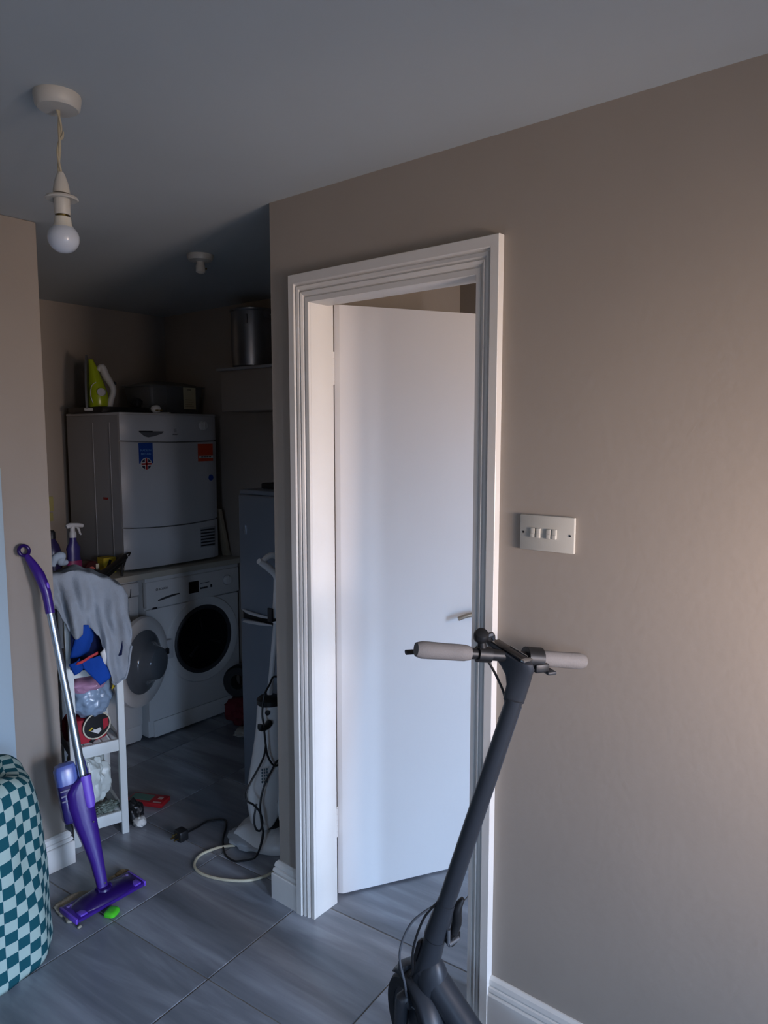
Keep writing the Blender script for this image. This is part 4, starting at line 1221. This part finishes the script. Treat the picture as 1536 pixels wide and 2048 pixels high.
# ------------------------------------------------------------------ checked laundry hamper
HX, HY, HR = 0.795, 2.235, 0.190
def hamper_pt(a, s):
    # s: distance up the fabric from floor
    prof = [(0.0, 0.200), (0.02, 0.208), (0.20, 0.203), (0.40, 0.186), (0.50, 0.174), (0.545, 0.164), (0.568, 0.140), (0.574, 0.105), (0.555, 0.088)]
    lens = [0]
    for (z0, r0), (z1, r1) in zip(prof, prof[1:]):
        lens.append(lens[-1]+math.hypot(z1-z0, r1-r0))
    s = min(max(s, 0), lens[-1])
    for k in range(len(prof)-1):
        if s <= lens[k+1]+1e-9:
            t = (s-lens[k])/(lens[k+1]-lens[k])
            z = prof[k][0]+(prof[k+1][0]-prof[k][0])*t
            r = prof[k][1]+(prof[k+1][1]-prof[k][1])*t
            break
    wr = 0.010*noise.noise(V(math.cos(a)*2.2, math.sin(a)*2.2, z*4.5))+0.006*math.sin(a*5+z*9)*min(1, z*4)
    r += wr
    zz = z+(0.018*noise.noise(V(math.cos(a)*1.3+5, math.sin(a)*1.3, 0)) if z > 0.3 else 0)
    return V(HX+r*math.cos(a), HY+r*math.sin(a), max(0.0005, zz)), lens[-1]
hm = thing('laundry_hamper', 'round fabric laundry hamper with teal and cream checks at the lower left', 'hamper', (HX, HY, 0))
tot = hamper_pt(0, 0)[1]
b = bmesh.new()
nu, nv = 96, 48
uvl = b.loops.layers.uv.new('UVMap')
vs = [[b.verts.new(hamper_pt(2*PI*i/nu, tot*j/(nv-1))[0]) for i in range(nu)] for j in range(nv)]
for j in range(nv-1):
    for i in range(nu):
        f = b.faces.new((vs[j][i], vs[j][(i+1) % nu], vs[j+1][(i+1) % nu], vs[j+1][i]))
        uu = [(i, j), (i+1, j), (i+1, j+1), (i, j+1)]
        for lp, (a_, c_) in zip(f.loops, uu):
            lp[uvl].uv = (a_/nu*36, c_/(nv-1)*tot/0.0345+0.02)
o = link('hamper_fabric', b, M_check, hm, angle=80); solidify(o, 0.004)
part('hamper_base', lambda b: cyl(b, (HX, HY, 0.001), (HX, HY, 0.008), 0.178, n=40), M_dark, hm)
part('laundry_inside', lambda b: blob(b, (HX, HY, 0.43), (0.145, 0.145, 0.085), 0.2, 2.3, 91, 4), mat('grey_blue_laundry', '#5C7288', 0.9), hm)

# ------------------------------------------------------------------ steam mop by the fridge
sm = thing('steam_mop', 'white upright steam mop with black cord by the fridge', 'steam mop', (1.82, 2.05, 0))
def _base(b):
    rings = []
    P = [(1.700, 2.150), (1.690, 2.02), (1.730, 1.930), (1.80, 1.905), (1.90, 1.93), (1.92, 2.02), (1.90, 2.14), (1.80, 2.19)]
    n_ = 32
    cp = catmull([(x, y, 0) for x, y in P+[P[0]]], 4)[:-1]
    c_ = V(1.81, 2.04, 0)
    for z, g in ((0.002, 0.97), (0.010, 1.0), (0.030, 0.98), (0.045, 0.90), (0.060, 0.66), (0.066, 0.40)):
        rings.append([V(c_.x+(p.x-c_.x)*g, c_.y+(p.y-c_.y)*g, z) for p in cp])
    loft(b, rings)
part('floor_head', _base, M_white, sm)
part('microfibre_pad', lambda b: blob(b, (1.725, 2.085, 0.016), (0.065, 0.10, 0.016), 0.18, 3, 95, 4, -0.0155), mat('pad_pale', '#A7ABAE', 0.95), sm)
part('neck', lambda b: tube(b, [(1.80, 2.035, 0.055), (1.785, 2.03, 0.13)], [0.045, 0.036], 16), M_black, sm)
ax0, ax1 = V(1.762, 2.03, 0.085), V(1.792, 2.03, 0.566)
def _smb(b):
    rings = []
    for t, rr, f in ((0.0, 0.038, 0.0), (0.08, 0.056, 0.008), (0.25, 0.068, 0.014), (0.42, 0.064, 0.010), (0.60, 0.056, 0.004), (0.80, 0.048, 0.0), (0.95, 0.046, 0), (1.0, 0.044, 0)):
        c_ = ax0.lerp(ax1, t)
        rings.append([(c_.x+(rr+f)*math.cos(a), c_.y+rr*math.sin(a), c_.z+0.014*math.cos(a)) for a in [2*PI*k/28 for k in range(28)]])
    loft(b, rings)
bdy = part('body', _smb, M_white, sm)
part('top_collar', lambda b: lathe(b, [(0.047, -0.012), (0.048, 0.006), (0.036, 0.018), (0.018, 0.024), (0, 0.024)], frame(ax1, (0.06, 0, 1)), 28), M_black, sm)
part('cord_hook', lambda b: tube(b, catmull([(1.750, 1.985, 0.500), (1.715, 1.965, 0.500), (1.690, 1.965, 0.505), (1.690, 1.965, 0.520)], 4), [0.014, 0.011, 0.010, 0.010], 10), M_black, sm)
part('steam_button', lambda b: lathe(b, [(0, 0.006), (0.009, 0.004), (0.010, 0)], frame((1.753, 1.996, 0.537), (-0.7, -0.7, 0)), 16), M_black, sm)
part('print_block', lambda b: [bx(b, 1.7030+k*0.007, 1.7075+k*0.007, 1.9760-k*0.0055, 1.9800-k*0.0055, 0.285+0.012*r_, 0.292+0.012*r_) for k in range(3) for r_ in range(5)], mat('teal_print', '#4E6570'), sm, smooth=False)
part('water_tank', lambda b: blob(b, (1.782, 1.975, 0.205), (0.030, 0.014, 0.042), 0.08, 1.5, 97, 4), mat('smoke_tank', '#50545C', 0.2), sm)
part('tube', lambda b: tube(b, catmull([(1.800, 1.972, 0.31), (1.782, 1.965, 0.235), (1.775, 1.962, 0.16), (1.79, 1.962, 0.09), (1.83, 1.965, 0.075)], 6), 0.008, 10), M_white, sm)
part('tube', lambda b: tube(b, catmull([(1.822, 1.975, 0.32), (1.805, 1.965, 0.235), (1.80, 1.96, 0.15)], 6), 0.006, 8), M_greyw, sm)
part('pole', lambda b: cyl(b, V(1.793, 2.03, 0.575), V(1.838, 2.03, 0.895), 0.0105, n=16), M_greyw, sm)
part('switch_housing', lambda b: tube(b, catmull([(1.834, 2.03, 0.86), (1.842, 2.03, 0.91), (1.850, 2.03, 0.97), (1.846, 2.03, 1.03)], 5), [0.014, 0.020, 0.022, 0.016], 14), M_white, sm)
part('upper_hook', lambda b: (bx(b, 1.800, 1.832, 2.015, 2.040, 0.872, 0.882, bev=0.003), bx(b, 1.798, 1.808, 2.015, 2.040, 0.872, 0.925, bev=0.003)), M_black, sm)
def _hgl(b):
    tube(b, catmull([(1.846, 2.03, 1.02), (1.832, 2.03, 1.052), (1.800, 2.03, 1.080), (1.770, 2.03, 1.102), (1.752, 2.03, 1.112)], 5), [0.012, 0.013, 0.014, 0.013, 0.010], 12)
part('handle_grip', _hgl, M_white, sm)
part('handle_loop', lambda b: tube(b, catmull([(1.768, 2.03, 1.106), (1.82, 2.03, 1.125), (1.90, 2.03, 1.08), (1.91, 2.03, 1.00), (1.852, 2.03, 0.95)], 6), [0.010, 0.012, 0.013, 0.012, 0.012], 12), M_white, sm)
# black cord: down from the pole, round the hook, knotted down the body and out to the plug
cordA = [(1.800, 1.995, 0.665), (1.772, 1.985, 0.672), (1.748, 1.975, 0.655), (1.712, 1.965, 0.625), (1.700, 1.965, 0.56), (1.700, 1.958, 0.515), (1.704, 1.955, 0.45), (1.712, 1.955, 0.40), (1.735, 1.955, 0.355), (1.764, 1.958, 0.338), (1.772, 1.955, 0.36), (1.752, 1.953, 0.355), (1.728, 1.950, 0.335), (1.690, 1.950, 0.29), (1.668, 1.948, 0.23), (1.668, 1.945, 0.17), (1.672, 1.940, 0.11), (1.655, 1.937, 0.07)]
cordB = [(1.704, 1.953, 0.440), (1.690, 1.948, 0.405), (1.660, 1.945, 0.37), (1.622, 1.945, 0.33), (1.602, 1.948, 0.295), (1.606, 1.945, 0.265), (1.628, 1.940, 0.245), (1.656, 1.938, 0.205), (1.668, 1.938, 0.16), (1.655, 1.937, 0.135), (1.636, 1.938, 0.15), (1.630, 1.940, 0.19), (1.645, 1.942, 0.24)]
cordC = [(1.672, 1.940, 0.12), (1.655, 1.937, 0.075), (1.648, 1.955, 0.03), (1.640, 1.985, 0.010), (1.622, 2.005, 0.006), (1.604, 2.030, 0.005), (1.612, 2.090, 0.005), (1.665, 2.170, 0.005), (1.735, 2.240, 0.005), (1.765, 2.285, 0.006), (1.715, 2.330, 0.005), (1.665, 2.325, 0.006), (1.600, 2.315, 0.012)]
crd = part('power_cord', lambda b: (tube(b, catmull(cordA, 6), 0.0038, 8), tube(b, catmull(cordB, 6), 0.0038, 8), tube(b, catmull(cordC, 6), 0.0038, 8)), M_black, sm)
pl_ = part('plug', lambda b: (box(b, (1.570, 2.306, 0.022), (0.040, 0.046, 0.042), Matrix.Identity(4), 0.006), tube(b, [(1.60, 2.314, 0.012), (1.585, 2.31, 0.016)], [0.005, 0.009], 8)), M_black, sm)
part('plug_pin', lambda b: [bx(b, 1.530, 1.552, 2.306+dy-0.003, 2.306+dy+0.003, 0.016+dz, 0.020+dz, bev=0.0005) for dy, dz in ((-0.011, 0), (0.011, 0), (0, 0.016))], M_brass, pl_)
# cream cable loop on the floor
b = bmesh.new()
cc = [(1.672, 2.104, 0.006), (1.650, 2.124, 0.006), (1.612, 2.146, 0.006), (1.548, 2.155, 0.006), (1.497, 2.122, 0.006), (1.480, 2.070, 0.006), (1.490, 2.010, 0.006), (1.520, 1.945, 0.006), (1.562, 1.893, 0.006), (1.612, 1.868, 0.006), (1.650, 1.862, 0.006), (1.70, 1.855, 0.006), (1.78, 1.845, 0.006)]
tube(b, catmull(cc, 8), 0.0052, 8)
tag(link('cream_cable', b, M_plug, origin=(1.60, 2.0, 0)), 'loop of cream flex lying on the tiles beside the steam mop', 'cable')

# ------------------------------------------------------------------ electric scooter leaning by the door
es = thing('electric_scooter', 'matt black electric kick scooter parked against the wall by the door', 'scooter', (1.36, 0.70, 0))
ST0, ST1 = V(1.362, 0.926, 0.425), V(1.372, 0.748, 1.000)
sd_ = (ST1-ST0).normalized()
GL, GR = V(1.190, 0.884, 1.127), V(1.530, 0.659, 1.062)
bd_ = (GR-GL).normalized()
BC = GL.lerp(GR, 0.50)
fwd = V(0.33, 0.944, 0)
stem = part('stem', lambda b: tube(b, [ST0, ST0.lerp(ST1, 0.5), ST1], [0.0205, 0.0195, 0.0185], 18, 1.05), M_scoot, es)
part('stem_stripe', lambda b: tube(b, [ST0.lerp(ST1, 0.05)+V(0.004, -0.0190, 0), ST0.lerp(ST1, 0.97)+V(0.004, -0.0180, 0)], 0.003, 6), mat('scooter_gloss', '#3A4048', 0.3), stem)
# head: flares from the stem up to the dashboard
HRr, HFr = V(1.362, 0.708, 1.085), V(1.382, 0.828, 1.118)
def _head(b):
    rings = []
    n_ = 20
    side_ = bd_
    for t, pr, pf, hw in ((0.0, V(1.3715, 0.733, 0.990), V(1.3715, 0.769, 0.996), 0.0185), (0.2, V(1.372, 0.724, 1.022), V(1.373, 0.762, 1.030), 0.0186), (0.45, V(1.370, 0.717, 1.043), V(1.375, 0.766, 1.050), 0.0190), (0.65, V(1.368, 0.712, 1.060), V(1.378, 0.779, 1.066), 0.0200), (0.85, V(1.365, 0.706, 1.073), V(1.381, 0.802, 1.086), 0.021), (1.0, HRr, HFr, 0.021), (1.02, HRr+V(0.002, 0.006, 0.004), HFr+V(-0.001, -0.006, 0.004), 0.017)):
        c_ = (pr+pf)/2
        e1 = (pf-pr)/2
        ex_ = 1.0-0.3*min(1, t)
        rings.append([c_+e1*math.copysign(abs(math.cos(a))**ex_, math.cos(a))+side_*hw*math.copysign(abs(math.sin(a))**ex_, math.sin(a)) for a in [2*PI*k/n_ for k in range(n_)]])
    loft(b, rings)
head = part('stem_head', _head, M_scoot, es)
nrm = (HFr-HRr).cross(bd_).normalized()
if nrm.z < 0:
    nrm = -nrm
MDash = frame((HRr+HFr)/2+nrm*0.006, nrm, HFr-HRr)
part('dashboard', lambda b: box(b, (-0.004, 0, 0), (0.090, 0.030, 0.004), MDash, 0.0015), M_glassd, head)
part('chrome_trim', lambda b: (box(b, (-0.052, 0, 0.001), (0.010, 0.030, 0.005), MDash, 0.001), box(b, (-0.018, -0.014, 0.002), (0.050, 0.003, 0.003), MDash, 0.0008)), M_chrome, head)
part('handlebar', lambda b: cyl(b, GL.lerp(GR, 0.24), GL.lerp(GR, 0.76), 0.0125, n=18), M_black, es)
for a0, a1 in ((0.0, 0.303), (0.705, 1.0)):
    def _gr(b, a0=a0, a1=a1):
        pts = [GL.lerp(GR, a0+(a1-a0)*k/10) for k in range(11)]
        rs = [0.0150, 0.0185, 0.0185, 0.0182, 0.018, 0.0178, 0.0178, 0.0178, 0.0178, 0.0175, 0.015]
        if a0 > 0:
            rs = list(reversed(rs))
        tube(b, pts, rs, 18)
    part('grip', _gr, M_grip, es)
# brake lever below the left grip
uph = V(0, 0, 1)
part('brake_lever', lambda b: tube(b, catmull([GL.lerp(GR, 0.40)+fwd*0.022+V(0, 0, -0.004), GL.lerp(GR, 0.32)+fwd*0.040+V(0, 0, -0.010), GL.lerp(GR, 0.15)+fwd*0.045+V(0, 0, -0.012), GL.lerp(GR, -0.005)+fwd*0.036+V(0, 0, -0.016)], 5), [0.008, 0.0065, 0.006, 0.006], 10, 0.7), M_black, es)
part('brake_clamp', lambda b: tube(b, [GL.lerp(GR, 0.345), GL.lerp(GR, 0.42)], [0.018, 0.018], 14), M_black, es)
bc_ = GL.lerp(GR, 0.370)+V(-0.002, 0.0, 0.042)
bell = part('bell', lambda b: lathe(b, [(0, -0.012), (0.014, -0.012), (0.0165, -0.008), (0.0165, 0.004), (0.013, 0.010), (0.006, 0.0125), (0, 0.013)], frame(bc_, V(-0.35, -0.30, 0.55), None), 24), M_black, es)
part('bell_bracket', lambda b: tube(b, [GL.lerp(GR, 0.375)+V(0, 0, 0.010), bc_], [0.010, 0.009], 10), M_black, bell)
part('bell_lever', lambda b: tube(b, catmull([bc_+V(0.012, -0.004, -0.006), bc_+V(0.024, -0.012, -0.002), bc_+V(0.028, -0.014, -0.014)], 4), [0.006, 0.007, 0.004], 8), mat('dark_chrome', '#55585C', 0.25, metal=0.8), bell)
tc_ = GL.lerp(GR, 0.685)
part('throttle', lambda b: (tube(b, [tc_-bd_*0.022, tc_+bd_*0.016], [0.024, 0.024], 20), box(b, (0, 0, 0), (0.034, 0.034, 0.020), frame(tc_+V(0.002, -0.012, -0.018), (0, 0, 1), bd_), 0.004)), M_black, es)
part('throttle_paddle', lambda b: box(b, (0, 0, 0), (0.022, 0.030, 0.008), frame(tc_+bd_*0.016+V(0, -0.022, -0.026), (0, 0, 1), bd_), 0.003), mat('seal_grey', '#2B2E33'), es)
# cable from the brake to the stem
part('brake_cable', lambda b: tube(b, catmull([GL.lerp(GR, 0.42)+fwd*0.02+V(0, 0, -0.006), GL.lerp(GR, 0.46)+fwd*0.035+V(0, 0, -0.016), V(1.372, 0.792, 1.035), ST1+V(0.0, 0.024, -0.01), ST0.lerp(ST1, 0.9)+V(0, 0.020, 0)], 6), 0.0028, 8), M_black, es)
# folding joint
part('fold_collar', lambda b: tube(b, [ST0+sd_*0.030, ST0-sd_*0.02, ST0-sd_*0.075], [0.022, 0.026, 0.028], 18), M_scoot, es)
fj = ST0-sd_*0.03
part('fold_lever', lambda b: (tube(b, catmull([fj+V(0.024, -0.020, -0.045), fj+V(0.034, -0.026, -0.010), fj+V(0.030, -0.030, 0.03), fj+V(0.036, -0.042, 0.058)], 5), [0.012, 0.016, 0.015, 0.006], 12, 0.8), bx(b, fj.x+0.006, fj.x+0.042, fj.y-0.034, fj.y-0.010, fj.z-0.058, fj.z-0.034, bev=0.004)), M_black, es)
part('fold_bolt', lambda b: (cyl(b, fj+V(-0.004, -0.028, -0.046), fj+V(0.030, -0.034, -0.046), 0.006), cyl(b, fj+V(-0.002, -0.027, -0.048), fj+V(-0.002, -0.027, -0.008), 0.0045)), M_steel, es)
# steerer, neck and deck strut
H0, H1 = V(1.36, 0.948, 0.350), V(1.36, 0.992, 0.185)
part('head_tube', lambda b: tube(b, [H0, H0.lerp(H1, 0.5), H1], [0.026, 0.030, 0.034], 20), M_scoot, es)
def _neck(b):
    pts = catmull([(1.36, 0.975, 0.262), (1.36, 0.930, 0.222), (1.36, 0.870, 0.172), (1.36, 0.800, 0.122), (1.36, 0.730, 0.095)], 6)
    tube(b, pts, [0.034, 0.036, 0.036, 0.034, 0.034], 18, 0.9)
part('neck_junction', lambda b: blob(b, (1.36, 0.955, 0.225), (0.037, 0.042, 0.075), 0.02, 1, 5, 4), M_scoot, es)
part('neck_strut', _neck, M_scoot, es)
part('front_reflector', lambda b: box(b, (0, 0, 0), (0.022, 0.012, 0.06), frame(H0.lerp(H1, 0.28)+V(-0.012, 0.028, 0), (0, -0.26, 1), (1, 0, 0)), 0.004), M_black, es)
def _deck(b):
    rings = []
    for y, hw, z0, z1 in ((0.80, 0.036, 0.082, 0.112), (0.74, 0.062, 0.074, 0.118), (0.66, 0.072, 0.070, 0.118), (0.20, 0.074, 0.070, 0.118), (0.12, 0.066, 0.072, 0.114), (0.07, 0.03, 0.080, 0.110)):
        rings.append([(1.36+hw*math.copysign(abs(math.cos(a))**0.4, math.cos(a)), y, (z0+z1)/2+(z1-z0)/2*math.copysign(abs(math.sin(a))**0.4, math.sin(a))) for a in [2*PI*k/20 for k in range(20)]])
    loft(b, rings)
dk = part('deck', _deck, M_scoot, es)
part('deck_mat', lambda b: bx(b, 1.298, 1.422, 0.16, 0.70, 0.117, 0.121, bev=0.001), M_dark, dk)
# wheels
def wheel(c_, hdg, parent):
    hdg = V(*hdg).normalized()
    ax_ = V(hdg.y, -hdg.x, 0)
    Mw = frame(c_, ax_, (0, 0, 1))
    wl = part('wheel', lambda b: lathe(b, [(0.074, -0.020), (0.080, -0.024), (0.098, -0.024), (0.106, -0.014), (0.108, 0), (0.106, 0.014), (0.098, 0.024), (0.080, 0.024), (0.074, 0.020), (0.074, -0.020)], Mw, 40), M_dark, parent)
    part('rim', lambda b: lathe(b, [(0, -0.018), (0.03, -0.020), (0.045, -0.012), (0.075, -0.018), (0.075, 0.018), (0.045, 0.012), (0.03, 0.020), (0, 0.018)], Mw, 36), M_scoot, wl)
    return Mw, ax_, hdg
WC = V(1.352, 1.005, 0.1085)
Mw, ax_, hdg = wheel(WC, (0.40, 0.916, 0), es)
def fender(c_, hdg, a0, a1, r=0.124, hw=0.030):
    def f(uu, vv):
        a = R(a0+(a1-a0)*uu)
        rr = r-0.012*(2*vv-1)**2
        return c_+hdg*math.cos(a)*rr+V(0, 0, 1)*math.sin(a)*rr+V(hdg.y, -hdg.x, 0)*hw*(2*vv-1)
    return f
o = part('front_fender', lambda b: grid(b, 20, 9, fender(WC, hdg, 58, 185)), M_scoot, es); solidify(o, 0.004)
for s_ in (-1, 1):
    part('fork', lambda b: tube(b, catmull([H1+V(0, 0, 0.02)+ax_*0.012*s_, H1+ax_*0.026*s_+V(0, 0.002, -0.02), WC+ax_*0.038*s_+V(0, -0.006, 0.07), WC+ax_*0.038*s_], 5), [0.022, 0.020, 0.018, 0.016], 12), M_scoot, es)
    part('axle_cap', lambda b: lathe(b, [(0.018, 0), (0.018, 0.008), (0.012, 0.012), (0, 0.012)], frame(WC+ax_*0.040*s_, ax_*s_), 20), M_black, es)
part('fender_bracket', lambda b: box(b, (0, 0, 0), (0.030, 0.050, 0.030), frame(WC+hdg*0.030+V(0, 0, 0.120), (0, 0, 1), hdg), 0.006), mat('scooter_gloss', '#3A4048'), es)
WR = V(1.36, 0.0, 0.1085)
wheel(WR, (0, 1, 0), es)
o = part('rear_fender', lambda b: grid(b, 20, 9, fender(WR, V(0, 1, 0), 40, 190)), M_scoot, es); solidify(o, 0.004)
part('rear_fork', lambda b: [tube(b, [(1.36+s_*0.040, 0.12, 0.094), (1.36+s_*0.040, 0.0, 0.1085)], [0.018, 0.016], 10) for s_ in (-1, 1)], M_scoot, es)
part('kickstand', lambda b: tube(b, [(1.30, 0.62, 0.075), (1.245, 0.60, 0.006)], [0.008, 0.007], 10), M_black, es)
# control cables looping in front of the head tube
part('control_cable', lambda b: tube(b, catmull([ST0+sd_*0.03+V(-0.012, 0.016, 0), ST0+V(-0.028, 0.038, -0.02), ST0+V(-0.040, 0.060, -0.10), ST0+V(-0.036, 0.066, -0.17), H1+V(-0.020, 0.034, 0.02), H1+V(-0.018, 0.030, -0.01)], 6), 0.0030, 8), M_black, es)
part('control_cable', lambda b: tube(b, catmull([ST0+sd_*0.02+V(-0.010, 0.018, 0), ST0+V(-0.045, 0.060, -0.03), ST0+V(-0.062, 0.085, -0.11), ST0+V(-0.055, 0.075, -0.19), H1+V(-0.036, 0.000, -0.02), (1.335, 0.900, 0.160), (1.338, 0.84, 0.118)], 6), 0.0030, 8), mat('grey_sheath', '#4A4E54', 0.5), es)
